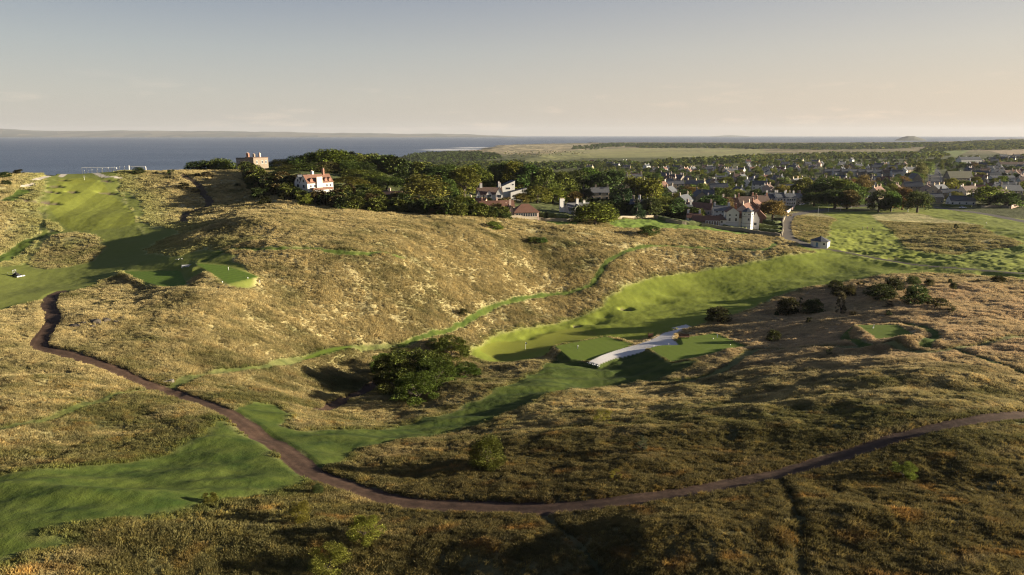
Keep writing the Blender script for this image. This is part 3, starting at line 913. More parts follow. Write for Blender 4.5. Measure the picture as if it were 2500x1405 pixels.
def tuft(name, nb, rad, h, w, lean, r_):
    vs, fs, tv = [], [], []
    for i in range(nb):
        a = r_.uniform(0, 2 * math.pi); q = math.sqrt(r_.uniform(0, 1)) * rad
        x, y = q * math.cos(a), q * math.sin(a)
        hh = h * r_.uniform(.6, 1.15) * (1 - .35 * (q / rad) ** 2)
        da = a + r_.normal(0, .8); ln = lean * r_.uniform(.3, 1.3) * hh
        # the whole sward leans a little away from the west wind
        tx, ty = x + ln * math.cos(da) + .22 * hh, y + ln * math.sin(da) - .05 * hh
        fa = r_.uniform(0, math.pi); wx, wy = w * math.cos(fa), w * math.sin(fa)
        k = len(vs)
        mxx, myy = x + (tx - x) * .35, y + (ty - y) * .35
        vs += [(x - wx, y - wy, -.12), (x + wx, y + wy, -.12), (mxx + wx * .8, myy + wy * .8, hh * .62), (mxx - wx * .8, myy - wy * .8, hh * .62), (tx, ty, hh)]
        fs += [(k, k + 1, k + 2, k + 3), (k + 3, k + 2, k + 4)]
        tv += [0, 0, .7, .7, 1]
    me = bpy.data.meshes.new(name); me.from_pydata(vs, [], fs)
    at_ = me.attributes.new('tipv', 'FLOAT', 'POINT'); at_.data.foreach_set('value', np.array(tv, np.float32))
    me.materials.append(tg)
    o = bpy.data.objects.new(name, me); GRASSCOL.objects.link(o)
    return o


r_ = np.random.default_rng(3)
tuft('tuft_0', 34, .42, .42, .030, .55, r_)
tuft('tuft_1', 30, .34, .50, .028, .75, r_)
tuft('tuft_2', 40, .55, .32, .034, .9, r_)
tuft('tuft_3', 30, .60, .50, .05, .7, r_)


def scatter_nodes(coll, name):
    g = bpy.data.node_groups.new(name, 'GeometryNodeTree')
    g.interface.new_socket('Geometry', in_out='INPUT', socket_type='NodeSocketGeometry')
    g.interface.new_socket('Geometry', in_out='OUTPUT', socket_type='NodeSocketGeometry')
    N = g.nodes; L = g.links
    gi = N.new('NodeGroupInput'); go = N.new('NodeGroupOutput')
    ci = N.new('GeometryNodeCollectionInfo'); ci.inputs['Collection'].default_value = coll
    ci.inputs['Separate Children'].default_value = True; ci.inputs['Reset Children'].default_value = True
    ip = N.new('GeometryNodeInstanceOnPoints'); ip.inputs['Pick Instance'].default_value = True

    def at(nm, ty):
        q = N.new('GeometryNodeInputNamedAttribute'); q.data_type = ty; q.inputs['Name'].default_value = nm; return q.outputs[0]
    L.new(gi.outputs[0], ip.inputs['Points']); L.new(ci.outputs[0], ip.inputs['Instance'])
    L.new(at('pick', 'INT'), ip.inputs['Instance Index'])
    cx = N.new('ShaderNodeCombineXYZ'); L.new(at('yaw', 'FLOAT'), cx.inputs['Z'])
    er = N.new('FunctionNodeEulerToRotation'); L.new(cx.outputs[0], er.inputs[0]); L.new(er.outputs[0], ip.inputs['Rotation'])
    L.new(at('scl', 'FLOAT_VECTOR'), ip.inputs['Scale'])
    L.new(ip.outputs[0], go.inputs[0])
    return g


def scatter(name, P, yaw, scl, pick, tint, coll, label=None):
    me = bpy.data.meshes.new(name)
    me.vertices.add(len(P)); me.vertices.foreach_set('co', P.astype(np.float32).ravel())
    me.attributes.new('yaw', 'FLOAT', 'POINT').data.foreach_set('value', yaw.astype(np.float32))
    me.attributes.new('scl', 'FLOAT_VECTOR', 'POINT').data.foreach_set('vector', scl.astype(np.float32).ravel())
    me.attributes.new('pick', 'INT', 'POINT').data.foreach_set('value', pick.astype(np.int32))
    tc4 = np.ones((len(P), 4), np.float32); tc4[:, :3] = tint
    me.attributes.new('tint', 'FLOAT_COLOR', 'POINT').data.foreach_set('color', tc4.ravel())
    o = bpy.data.objects.new(name, me); COL.objects.link(o)
    m = o.modifiers.new('scatter', 'NODES'); m.node_group = scatter_nodes(coll, name)
    return tag(o, label, kind='stuff')


# points: density falls with distance, tussock size grows to keep the cover
bands = [(44, 105, 62000, .80, (0, 1, 2)), (105, 190, 135000, .92, (0, 1, 2)), (190, 300, 150000, 1.15, (0, 1, 2)), (300, 480, 90000, 1.65, (3, 0, 1))]
PP, YY, SS, KK, CC = [], [], [], [], []
for r0, r1, cnt, sc_, picks in bands:
    th = R(1) * rng.uniform(-40.5, 40.5, cnt * 2); rr = np.sqrt(rng.uniform(r0 * r0, r1 * r1, cnt * 2))
    x, y = rr * np.sin(th), rr * np.cos(th)
    rg, cl = rgfin(x, y)
    dens = .66 + .5 * perlin(x / 4.0, y / 3.4, 70) + .35 * perlin(x / 1.6, y / 1.5, 71) + .5 * perlin(x / 13, y / 9, 75)
    dens = np.clip(dens, .12, 1) * smooth((rg - .45) / .3)
    k = rng.uniform(0, 1, len(x)) < dens
    k &= np.arange(len(x)) < cnt * 2
    x, y, cl, rg, rr = x[k][:cnt], y[k][:cnt], cl[k][:cnt], rg[k][:cnt], rr[k][:cnt]
    z = hfin(x, y)
    n_ = len(x)
    s = sc_ * rng.uniform(.65, 1.25, n_) * (1 + .35 * perlin(x / 6, y / 5, 72) + .3 * perlin(x / 15, y / 11, 76))
    hz = s * rng.uniform(.75, 1.2, n_) / sc_ ** .55
    # straw tops over greener, darker cover: each tussock between the two
    m = np.clip(.5 + .55 * perlin(x / 2.4, y / 2.1, 73) + rng.normal(0, .13, n_), 0, 1)[:, None]
    tint = cl * (.72 + .46 * m) * np.stack([1 + .06 * m[:, 0], np.ones(n_), 1 - .05 * m[:, 0]], -1)
    rus = ((rng.uniform(0, 1, n_) < .07) & (rr < 150))[:, None]
    tint = np.where(rus, cl * np.array([1.2, 1.0, .75]), tint)
    gold = smooth((perlin(x / 3.1, y / 2.5, 74) + .25 * rng.normal(0, 1, n_) - .28) / .3)[:, None] * np.clip(1.5 - rr / 110, 0, 1)[:, None]
    tint = tint * (1 + gold * np.array([.75, .66, .4]))
    PP.append(np.stack([x, y, z], -1)); YY.append(rng.normal(0, .7, n_)); SS.append(np.stack([s, s, hz], -1))
    KK.append(np.array(picks)[rng.integers(0, len(picks), n_)]); lum = tint.max(1, keepdims=True); cap = np.where(rr < 120, .5, .42)[:, None]; tint = tint * np.minimum(1, cap / np.maximum(lum, 1e-6)) ** .8
    CC.append(np.clip(tint * 1.36, 0, 1))
scatter('rough_grass', np.concatenate(PP), np.concatenate(YY), np.concatenate(SS), np.concatenate(KK), np.concatenate(CC), GRASSCOL)

# ------------------------------------------------------------------ trees and bushes
def leaf_material(name):
    m, t, b = newmat(name)
    out = [q for q in t.nodes if q.type == 'OUTPUT_MATERIAL'][0]
    oi = nd(t, 'ObjectInfo')
    geo = nd(t, 'NewGeometry')
    at_ = nd(t, 'Attribute', attribute_name='leafv').outputs['Fac']
    v = mathn(t, 'ADD', mathn(t, 'MULTIPLY', at_, .95), .5)
    c = nd(t, 'VectorMath', operation='SCALE'); t.links.new(oi.outputs['Color'], c.inputs[0]); t.links.new(v, c.inputs['Scale'])
    t.links.new(c.outputs[0], b.inputs['Base Color'])
    b.inputs['Roughness'].default_value = .7; b.inputs['Specular IOR Level'].default_value = .25
    tl = nd(t, 'BsdfTranslucent'); t.links.new(c.outputs[0], tl.inputs[0])
    ms = nd(t, 'MixShader'); ms.inputs[0].default_value = .34
    t.links.new(b.outputs[0], ms.inputs[1]); t.links.new(tl.outputs[0], ms.inputs[2]); t.links.new(ms.outputs[0], out.inputs[0])
    return m


LEAF = leaf_material('leaves')
BARK, t, b = newmat('bark')
geo = nd(t, 'NewGeometry').outputs['Position']
t.links.new(ramp(t, noise(t, geo, 4, 4), [(.3, (.05, .038, .028)), (.7, (.12, .095, .07))]), b.inputs['Base Color']); b.inputs['Roughness'].default_value = .95


def crown_mesh(name, kind, seed, nleaf, leaf):
    """a crown one unit high and one unit wide (x, y in -0.5..0.5, z 0..1) of leaf clumps with gaps"""
    g = np.random.default_rng(seed)
    cl = []
    nb = {'broad': 46, 'dome': 54, 'tall': 44, 'fir': 60, 'pine': 34, 'thorn': 30, 'umbrella': 26, 'low': 34, 'gorse': 40, 'sparse': 26}[kind]
    for i in range(nb):
        a = g.uniform(0, 2 * math.pi); q = g.uniform(0, 1)
        if kind in ('broad', 'dome', 'tall'):
            z = g.uniform(.16 if kind != 'dome' else .06, .93)
            e = {'broad': lambda z: math.sin(math.pi * min(1, (z * .86 + .16))) ** .55, 'dome': lambda z: (1 - z ** 2.4) ** .5, 'tall': lambda z: math.sin(math.pi * (z * .8 + .16)) ** .7}[kind](z)
            rr = .42 * e * (1 - .45 * q * q); br = g.uniform(.10, .17)
        elif kind == 'fir':
            z = g.uniform(.04, .96); rr = .46 * (1 - z) ** .8 * (1 - .4 * q); br = .05 + .10 * (1 - z)
        elif kind == 'pine':
            z = g.uniform(.3, .92); rr = .42 * math.sin(math.pi * (z - .12) * .95) * (1 - .5 * q); br = g.uniform(.09, .16)
        elif kind == 'thorn':
            z = g.uniform(.12, .9); rr = .40 * math.sin(math.pi * (z * .8 + .14)) ** .6 * (1 - .6 * q * q); br = g.uniform(.09, .16)
        elif kind == 'umbrella':
            rr = .42 * math.sqrt(g.uniform(0, 1)); z = .93 - 1.6 * rr * rr - g.uniform(0, .18); br = g.uniform(.07, .12)
        elif kind == 'low':
            z = g.uniform(.05, .8); rr = .44 * (1 - z ** 2) ** .5 * (1 - .5 * q * q); br = g.uniform(.10, .16)
        elif kind == 'gorse':
            z = g.uniform(.0, .82); rr = .45 * (1 - z ** 2.2) ** .5 * (1 - .4 * q * q); br = g.uniform(.08, .15)
        else:
            z = g.uniform(.12, .92); rr = .38 * math.sqrt(q) * (1.1 - .5 * z); br = g.uniform(.05, .11)
        cl.append((rr * math.cos(a), rr * math.sin(a), z, br, g.uniform(.35, 1.0)))
    w = np.array([c[3] ** 2 for c in cl]); w /= w.sum()
    ci = g.choice(len(cl), nleaf, p=w); A = np.array(cl)[ci]
    d = g.normal(0, 1, (nleaf, 3)); d[:, 2] = d[:, 2] * .8 + .25; d /= np.linalg.norm(d, axis=1)[:, None]
    rad = A[:, 3] * (1 + g.normal(0, .13, nleaf)) * np.where(g.uniform(0, 1, nleaf) < .12, g.uniform(1, 1.4, nleaf), 1)
    P = A[:, :3] + d * rad[:, None] * np.array([1, 1, .85])
    nrm = d * .75 + g.normal(0, .35, (nleaf, 3)) + (P - np.array([0, 0, .45])) * .5
    nrm /= np.linalg.norm(nrm, axis=1)[:, None]
    t1 = np.cross(nrm, g.normal(0, 1, (nleaf, 3))); t1 /= np.linalg.norm(t1, axis=1)[:, None]; t2 = np.cross(nrm, t1)
    s = leaf * g.uniform(.6, 1.3, nleaf)[:, None]
    P[:, 2] = np.maximum(P[:, 2], .015)
    V_ = np.stack([P - t1 * s, P + t2 * s * .62, P + t1 * s, P - t2 * s * .62], 1)
    me = bpy.data.meshes.new(name)
    me.vertices.add(nleaf * 4); me.vertices.foreach_set('co', V_.astype(np.float32).ravel())
    me.loops.add(nleaf * 4); me.loops.foreach_set('vertex_index', np.arange(nleaf * 4, dtype=np.int32))
    me.polygons.add(nleaf); me.polygons.foreach_set('loop_start', np.arange(0, nleaf * 4, 4, dtype=np.int32)); me.update(calc_edges=True)
    me.polygons.foreach_set('use_smooth', np.ones(nleaf, bool))
    sn = d * .6 + (A[:, :3] - np.array([0, 0, .3])) * 1.1 + g.normal(0, .34, (nleaf, 3)); sn /= np.linalg.norm(sn, axis=1)[:, None]
    me.normals_split_custom_set_from_vertices(np.repeat(sn, 4, 0))
    lv = np.clip(.25 + A[:, 4] * .35 + g.uniform(0, .3, nleaf), 0, 1)
    me.attributes.new('leafv', 'FLOAT', 'POINT').data.foreach_set('value', np.repeat(lv, 4).astype(np.float32))
    me.materials.append(LEAF)
    return me


def limb(vs, fs, p0, p1, r0, r1, seg=6):
    p0, p1 = Vector(p0), Vector(p1); d = (p1 - p0).normalized(); u = d.orthogonal().normalized(); v = d.cross(u)
    k = len(vs)
    for p, r in ((p0, r0), (p1, r1)):
        for i in range(seg):
            a = 2 * math.pi * i / seg; vs.append(tuple(p + (u * math.cos(a) + v * math.sin(a)) * r))
    for i in range(seg): fs.append((k + i, k + (i + 1) % seg, k + seg + (i + 1) % seg, k + seg + i))


def trunk_mesh(name, kind, seed):
    g = np.random.default_rng(seed + 900)
    vs, fs = [], []
    low = kind in ('low', 'gorse', 'dome', 'thorn', 'umbrella', 'sparse')
    r0 = .045 if not low else .03
    hb = {'broad': .32, 'dome': .18, 'tall': .4, 'fir': .85, 'pine': .55, 'thorn': .2, 'umbrella': .22, 'low': .12, 'gorse': .1, 'sparse': .2}[kind]
    limb(vs, fs, (0, 0, -.06), (.01, .01, hb * .5), r0, r0 * .8, 8); limb(vs, fs, (.01, .01, hb * .5), (.0, .0, hb), r0 * .8, r0 * .55, 8)
    for i in range(9):
        a = 2 * math.pi * i / 9 + g.uniform(-.3, .3); q = g.uniform(.14, .32); z1 = min(.88, hb + g.uniform(.15, .45))
        zs = hb * g.uniform(.75, 1)
        m = (q * .45 * math.cos(a), q * .45 * math.sin(a), (zs + z1) / 2 + .02)
        limb(vs, fs, (0, 0, zs), m, r0 * .42, r0 * .26, 5); e = (q * math.cos(a), q * math.sin(a), z1)
        limb(vs, fs, m, e, r0 * .26, r0 * .1, 4)
        for j in range(2):
            e2 = (m[0] + g.uniform(-.14, .14), m[1] + g.uniform(-.14, .14), m[2] + g.uniform(.08, .25)); limb(vs, fs, m, e2, r0 * .16, r0 * .06, 4)
    me = bpy.data.meshes.new(name); me.from_pydata(vs, [], fs); me.materials.append(BARK); return me


KINDS_ = {}


def kind_mesh(kind, var, fine=False):
    key = (kind, var, fine)
    if key not in KINDS_:
        seed = sum(ord(c) for c in kind) * 7 + var * 31
        nl = {'sparse': 2400, 'umbrella': 3200, 'thorn': 4200, 'pine': 4200}.get(kind, 5600)
        lf = {'fir': .021, 'sparse': .022, 'thorn': .024, 'umbrella': .021}.get(kind, .0265)
        if fine: nl, lf = int(nl * 3.2), lf * .55
        KINDS_[key] = (crown_mesh('crown', kind, seed, nl, lf), trunk_mesh('trunk', kind, seed))
    return KINDS_[key]


TINTS = {'olive': (.295, .33, .058), 'green': (.20, .28, .058), 'dark': (.13, .18, .050), 'gold': (.34, .32, .058), 'rust': (.31, .23, .08),
         'fir': (.075, .135, .050), 'pale': (.31, .35, .12), 'gorse': (.165, .21, .042), 'grey': (.16, .15, .075), 'thorn': (.085, .092, .030)}
TREES = []           # world x, y, radius: keeps houses and fill trees apart


def plant(kind, x, y, w, h, tint, name, label, cat, group=None, fine=False, sink=.0, var=None):
    var = random.randrange(4) if var is None else var
    cm_, tm_ = kind_mesh(kind, var, fine)
    e = bpy.data.objects.new(name, None); COL.objects.link(e)
    e.location = (x, y, gh(x, y) - sink); e.rotation_euler = (0, 0, random.uniform(0, 6.28)); e.empty_display_size = .1
    tag(e, label, cat, group)
    c = [k * random.uniform(.88, 1.12) for k in TINTS[tint]]
    for nm, me in (('trunk', tm_), ('crown', cm_)):
        o = bpy.data.objects.new(nm, me); COL.objects.link(o); o.parent = e
        o.scale = (w, w * random.uniform(.92, 1.08), h); o.color = tuple(c) + (1,)
    TREES.append((x, y, w / 2, label, e))
    return e


def fwd(x, y, z): return y * CP - (z - CAMZ) * SP


def tree_top(kind, u, vt, d, wpx, tint, label, name='tree', cat='tree', group=None, fine=False):
    """a tree whose top shows at (u, vt) at ground distance d"""
    x, y, zt = pd(u, vt, d)
    g_ = gh(x, d)
    w = wpx * fwd(x, d, zt) / F
    return plant(kind, x, d, w, max(zt - g_, 1.5) * 1.03, tint, name, label, cat, group, fine)


def bush(kind, u, vb, vt, wpx, tint, label, name='bush', cat='bush', group=None, fine=False, dmax=30000):
    x, y, z = hit(u, vb, 20, dmax)
    f = fwd(x, y, z); w = wpx * f / F
    # the crown's visible height is its own height seen under the look-down angle plus its depth
    s = (CAMZ - z) / y
    k_ = 1.22 if kind == 'gorse' else 1.05
    h = max((vb - vt) * f / F - .3 * w * s, .42 * w) * (1.12 if kind == 'gorse' else k_) * 1.1; w *= k_ * (1.12 if kind == 'gorse' else 1)
    return plant(kind, x, y, w, h, tint, name, label, cat, group, fine, sink=.05)


SLOPE = 'bushes dotted over the dry slope on the right'
for a in [
 ('thorn',1752,789,755,54,'thorn','round dark bush alone between the valley fairway and the dry slope'),
 ('thorn',1923,767,731,46,'thorn','mid sized dark bush leaning left of the dense black-green bush on the dry slope'),
 ('sparse',1954,751,730,18,'thorn','slim little bush between the two middle bushes above the square tee'),
 ('dome',1984,766,734,45,'dark','dense black-green bush, the darkest one on the dry slope'),
 ('sparse',2052,768,722,30,'grey','tall two-tiered ragged bush right of the dense black-green one'),
 ('thorn',2040,704,686,30,'thorn','round topped bush at the upper end of the twin clump by the fairway edge'),
 ('thorn',2050,722,700,34,'thorn','lower dark bush of the clump at the fairway edge'),
 ('thorn',2074,724,700,26,'thorn','upright bush at the right end of the clump by the fairway edge'),
 ('umbrella',2100,705,688,18,'olive','small open bush standing free in the pale grass above the big clump'),
 ('sparse',2108,719,709,11,'thorn','tiny bush between the edge clump and the broad dark bush'),
 ('thorn',2148,729,697,58,'thorn','broad dark bush, the left half of the biggest pair on the dry slope'),
 ('sparse',2176,728,708,34,'gold','yellowish ragged bush against the right side of the broad dark bush'),
 ('thorn',2182,712,680,38,'olive','rounder bush rising behind the broad dark bush'),
 ('thorn',2229,694,676,28,'dark','compact dark bush upslope of the big pair'),
 ('thorn',2268,699,684,24,'thorn','smaller bush right of the compact dark one upslope'),
 ('dome',2233,741,702,60,'dark','large dark dome shaped bush beside the flat-topped one'),
 ('umbrella',2281,757,728,58,'olive','flat-topped thorn with limbs showing under its canopy'),
 ('sparse',2324,763,748,27,'thorn','low ragged bush right of the flat-topped thorn'),
 ('sparse',2170,752,736,32,'grey','thin see-through bush in front of the big pair'),
 ('sparse',2168,770,758,18,'dark','little dark bush just below the thin see-through one'),
 ('low',2083,772,760,18,'grey','low brownish bush near the ragged two-tiered one'),
 ('thorn',2319,692,682,9,'thorn','tiny round bush high on the dry slope'),
 ('thorn',2326,708,693,16,'thorn','small dark bush below the tiny round one high on the dry slope'),
 ('low',2387,690,683,9,'dark','small dark speck of a bush far up the dry slope'),
 ('thorn',2437,690,676,29,'thorn','lone bush nearest the right edge on the dry slope'),
 ('thorn',1888,833,808,30,'thorn','bush at the near end of the green square tee bank'),
 ('sparse',2025,870,850,20,'thorn','small bush in the brown grass below the right tee'),
 ('low',1975,788,775,12,'thorn','very small bush under the dense black-green one'),
 ('low',1896,770,762,10,'dark','very small dark bush left of the mid sized leaning one'),
]: bush({'thorn': 'dome'}.get(a[0], a[0]), a[1], a[2], a[3] - (a[2] - a[3]) * .15, a[4] * 1.1, {'olive': 'thorn', 'gold': 'grey'}.get(a[5], a[5]), a[6], name='thorn_bush', group=SLOPE)
for a in [
 ('low',1585,573,552,52,'dark','wide low dark bush on the pale slope below the village lawn'),
 ('low',1206,559,547,42,'olive','long low olive mound of a bush on the hill crest'),
 ('low',1300,590,580,26,'green','left one of two low green bushes touching on the hill brow'),
 ('low',1322,592,581,28,'green','right one of two low green bushes touching on the hill brow'),
 ('thorn',1133,771,752,24,'thorn','small bush standing over the mown trail on the hill face'),
 ('thorn',2334,561,548,11,'thorn','tiny round tree alone in the links dunes'),
 ('low',450,459,446,26,'thorn','round bush left of the dark track on the far hill'),
 ('low',478,471,460,20,'thorn','smaller bush hugging the dark track on the far hill'),
 ('low',505,432,421,28,'grey','wide olive bush on the upper far hill'),
 ('low',482,430,423,14,'thorn','small bush near the top of the dark track'),
 ('low',645,498,478,28,'thorn','dark bush on the near lip of the hill below the hedges'),
 ('low',625,462,448,44,'dark','dark mound of scrub below the stone mansion'),
 ('low',672,466,450,50,'dark','wide dark scrub between stone mansion and gabled house'),
 ('low',640,483,466,60,'dark','long dark scrub patch on the shaded slope'),
 ('low',700,487,472,40,'thorn','scrub patch left of the small tree by the gabled house'),
 ('low',745,500,474,38,'olive','brownish bush at the tip of the golden grass spur'),
 ('low',580,455,448,16,'dark','little dark bush by the dip on the far hill'),
 ('low',12,432,421,28,'dark','dark bush at the left edge near the shore'),
 ('low',15,452,440,22,'dark','dark round bush on the far left slope'),
 ('low',45,425,414,24,'grey','grey bush on the far left shoreline brow'),
]: bush(*a, dmax=470)
for u, w, lb in [(418, 19, 'round dark bush on the skyline left of the copse'), (340, 30, 'low flat bush under the white frames'), (383, 10, 'small bush on the skyline between frames and round bush'), (400, 6, 'tiny bush on the skyline beside the round one')]:
    x, y, z = hit(u, 424, 20, 440); plant('low', x, y, w * y / F, w * y / F * .55, 'dark', 'bush', lb, 'bush')
for a in [
 ('dome',1192,1137,1056,82,'gorse','glossy round green bush alone in the brown foreground grass'),
 ('thorn',732,1278,1213,56,'gold','upright yellow-green bush nearest the path fork'),
 ('thorn',893,1320,1243,84,'gold','spiky two-pronged yellow-green bush below the path'),
 ('thorn',800,1400,1312,100,'gold','widest loose bush at the bottom edge of the picture'),
 ('sparse',1475,1034,994,50,'gold','sparse golden bush on the brown slope'),
 ('sparse',1566,1102,1062,36,'grey','small pale bush right of the golden one'),
 ('sparse',1503,1172,1138,32,'gold','small yellow bush close above the earth path'),
 ('thorn',2205,1168,1120,56,'olive','dark green bush in the grass below the earth path on the right'),
 ('sparse',2152,1158,1128,26,'grey','faint little bush left of the dark green one under the path'),
 ('low',512,1226,1198,34,'olive','low bush in the shaded grass left of the path fork'),
 ('dome',776,1206,1178,26,'dark','small black-looking bush at the path fork'),
]: bush(a[0], a[1], a[2], a[3], a[4] * (1.35 if a[0] == 'sparse' else 1.05), a[5], a[6], name='bush', fine=True, group='bushes in the near grass')
DELL = 'dense bushes filling the hollow'
for a in [
 ('gorse',1015,945,846,120,'gorse','tallest dome of the dense green thicket in the hollow'),
 ('gorse',965,952,868,80,'gorse','left shoulder of the green thicket in the shaded hollow'),
 ('gorse',1062,938,870,80,'gorse','right part of the green thicket next to the putting green'),
 ('gorse',1020,975,905,90,'gorse','lower front clump of the green thicket'),
 ('gorse',1102,872,820,64,'gorse','rounded bush above the thicket, below the mown trail'),
 ('gorse',1138,922,884,54,'gorse','separate round bush between thicket and putting green'),
 ('gorse',1070,850,824,40,'green','small bush touching the trail behind the rounded one'),
 ('gorse',940,915,862,60,'green','dark bush at the back left of the thicket'),
]: bush(*a, name='thicket_bush', fine=True, group=DELL)

# the wooded ridge and the first gardens: (kind, u, top v, distance, width px, tint, label)
WT = [
 ('dome',474,396,448,42,'dark','dark flat tree at the left end of the copse beside the stone mansion'),
 ('dome',503,392,450,46,'dark','second tree of the copse left of the stone mansion'),
 ('dome',532,387,452,48,'olive','highest tree of the copse left of the stone mansion'),
 ('dome',554,391,449,38,'olive','olive tree at the right end of the copse, nearest the stone mansion'),
 ('dome',652,398,452,58,'green','first tree of the wooded ridge touching the stone mansion'),
 ('dome',690,389,455,62,'olive','wind-shaped tree rising right of the stone mansion'),
 ('dome',730,381,455,66,'green','wind-shaped tree in the climbing line of the wooded ridge'),
 ('dome',768,375,458,66,'olive','tree just left of the highest crown on the wooded ridge'),
 ('dome',808,367,460,84,'olive','highest crown on the wooded ridge against the sea'),
 ('dome',846,378,462,62,'olive','crown on the falling right side of the wooded ridge'),
 ('dome',705,404,430,62,'gold','yellow lit tree on the ridge above the gabled house'),
 ('dome',755,398,432,66,'green','deep green tree behind the left gable of the red-roofed house'),
 ('dome',800,396,435,66,'rust','brownish tree straight above the red-roofed house chimneys'),
 ('dome',855,393,436,66,'green','dark tree right above the red-roofed house'),
 ('dome',890,398,440,56,'dark','dark tree on the right flank of the wooded ridge'),
 ('dome',665,413,422,60,'dark','dark low tree at the foot of the wooded ridge'),
 ('dome',700,424,400,56,'dark','black-green tree in the shade left of the gabled house'),
 ('dome',868,412,420,66,'olive','olive tree between the gabled house and the twin tops'),
 ('tall',930,391,478,44,'olive','left one of the twin tall trees seen against the sea'),
 ('tall',966,387,480,46,'olive','right one of the twin tall trees seen against the sea'),
 ('broad',908,420,415,64,'olive','tree below the twin tall trees'),
 ('broad',945,432,405,66,'green','dark tree under the right twin tree'),
 ('broad',732,446,352,46,'olive','small tree half hiding the left gable of the white house'),
 ('broad',848,434,368,80,'olive','broad tree right of the white gabled house'),
 ('broad',893,452,352,68,'olive','rounded tree in front of the broad tree by the gabled house'),
 ('broad',812,462,345,60,'green','dark tree at the foot of the white gabled house'),
 ('broad',1035,431,368,98,'gold','biggest golden dome of a tree in the first gardens'),
 ('broad',985,425,430,60,'dark','dark tree left behind the big golden dome'),
 ('broad',1097,443,378,38,'green','small bright green ball of a tree right of the golden dome'),
 ('broad',1133,414,398,78,'olive','large round tree behind the bright green ball'),
 ('broad',1062,411,435,66,'dark','dark tree between the golden dome and large round tree'),
 ('broad',1098,405,442,64,'green','tree in the dark row above the bright green ball'),
 ('broad',1150,404,445,60,'olive','tree in the dark row above the large round tree'),
 ('broad',1180,418,440,54,'olive','tree just behind the white two-gabled house'),
 ('broad',1218,399,480,58,'green','dark tree above the modern white house'),
 ('broad',1256,401,475,62,'olive','olive tree right above the modern white house'),
 ('broad',1292,407,455,66,'dark','big dark tree right of the modern white house'),
 ('broad',1330,416,435,60,'green','tree on the right edge of the big dark one'),
 ('fir',1018,480,336,52,'fir','dark conifer at the grass edge right of the solar roofs'),
 ('low',955,486,340,62,'rust','brown shrubbery before the solar roofs'),
 ('low',915,492,330,44,'olive','shrub at the grass edge left of the solar roofs'),
 ('low',1085,492,336,56,'rust','reddish brown bush at the crest edge'),
 ('broad',1133,480,340,50,'olive','small tree before the red roof at the crest edge'),
 ('broad',1272,474,392,36,'gold','yellowing tree beside the white two-gabled house'),
 ('umbrella',1243,503,336,26,'grey','nearly bare little tree before the red hipped roof'),
 ('broad',1312,456,400,64,'gold','golden tree behind the red hipped roof'),
 ('broad',1350,460,415,56,'olive','olive tree right behind the red hipped roof'),
 ('broad',1372,424,475,62,'green','tall green tree above the white chimneys'),
 ('broad',1402,470,420,44,'rust','reddish tree over the grey slate roof'),
 ('broad',1405,420,505,66,'dark','dark tree in the middle of the first gardens'),
 ('broad',1440,412,545,70,'green','high tree left of the cedar'),
 ('pine',1478,420,510,84,'dark','broad dark pine left of the cedar'),
 ('fir',1520,452,420,92,'fir','huge dark cedar rising over the garden wall'),
 ('broad',1553,432,480,60,'olive','tree behind the cedar with yellow leaves'),
 ('broad',1592,438,470,62,'olive','round tree above the stone gables'),
 ('dome',1454,499,338,98,'olive','great rounded bush-like tree alone on the near grass'),
 ('fir',1556,488,385,40,'fir','small conifer right of the cedar'),
 ('broad',1590,484,392,42,'dark','dark tree by the garden wall right of the conifer'),
 ('broad',1625,484,402,42,'olive','light tree by the garden wall'),
 ('broad',1652,487,402,46,'dark','dark tree by the garden wall next to the light one'),
 ('pine',1742,480,440,62,'dark','dark spreading pine left of the tower house'),
 ('broad',1775,485,455,36,'rust','rusty tree between the pine and the tower house'),
 ('broad',1890,490,425,62,'rust','big reddish chestnut right of the tower house'),
 ('broad',1965,436,575,50,'gold','golden tree behind the white terrace'),
 ('broad',2000,448,550,56,'dark','dark tree at the left of the wood by the green'),
 ('broad',2022,434,560,62,'dark','highest tree in the wood by the green'),
 ('broad',2058,442,540,60,'olive','olive tree in the wood by the green'),
 ('broad',2086,452,520,56,'green','tree at the right side of the wood by the green'),
 ('broad',2042,464,500,62,'dark','front tree of the wood by the green'),
 ('broad',2072,468,495,50,'rust','brownish front tree of the wood by the green'),
 ('broad',1990,470,515,50,'green','low front tree of the wood by the green'),
 ('broad',2150,466,478,46,'dark','leftmost of the green-side trees before the links'),
 ('broad',2180,469,480,40,'green','second of the green-side trees before the links'),
 ('broad',2208,462,490,44,'rust','third of the green-side trees, behind the tall mast'),
 ('broad',2246,468,468,54,'dark','dark round tree right of the tall white mast'),
 ('broad',2422,458,520,82,'olive','widest tree beside the white road cottage'),
 ('broad',2462,474,500,64,'dark','dark tree right of the widest one by the road'),
 ('broad',2322,438,640,34,'gold','yellow tree at the end of the tall hedge line'),
 ('broad',2345,443,650,38,'green','first crown of the tall hedge line'),
 ('broad',2368,445,650,38,'green','second crown of the tall hedge line'),
 ('broad',2392,448,650,38,'green','third crown of the tall hedge line'),
 ('broad',2268,396,1000,30,'pale','pale tree overhanging the wide village street'),
 ('broad',2250,399,980,26,'pale','pale tree left of the wide village street'),
 ('broad',2335,470,560,34,'gold','golden tree between the roofs by the road'),
 ('broad',2110,430,640,32,'rust','brown tree right of the wood by the green'),
 ('broad',2185,436,700,34,'green','tree before the long slate terrace'),
]
for k, u, vt, d, w, ti, lb in WT:
    tree_top(k, u, vt, d, w * 1.28, ti, lb, group='trees along the wooded ridge and gardens' if u < 1600 else 'trees of the village')

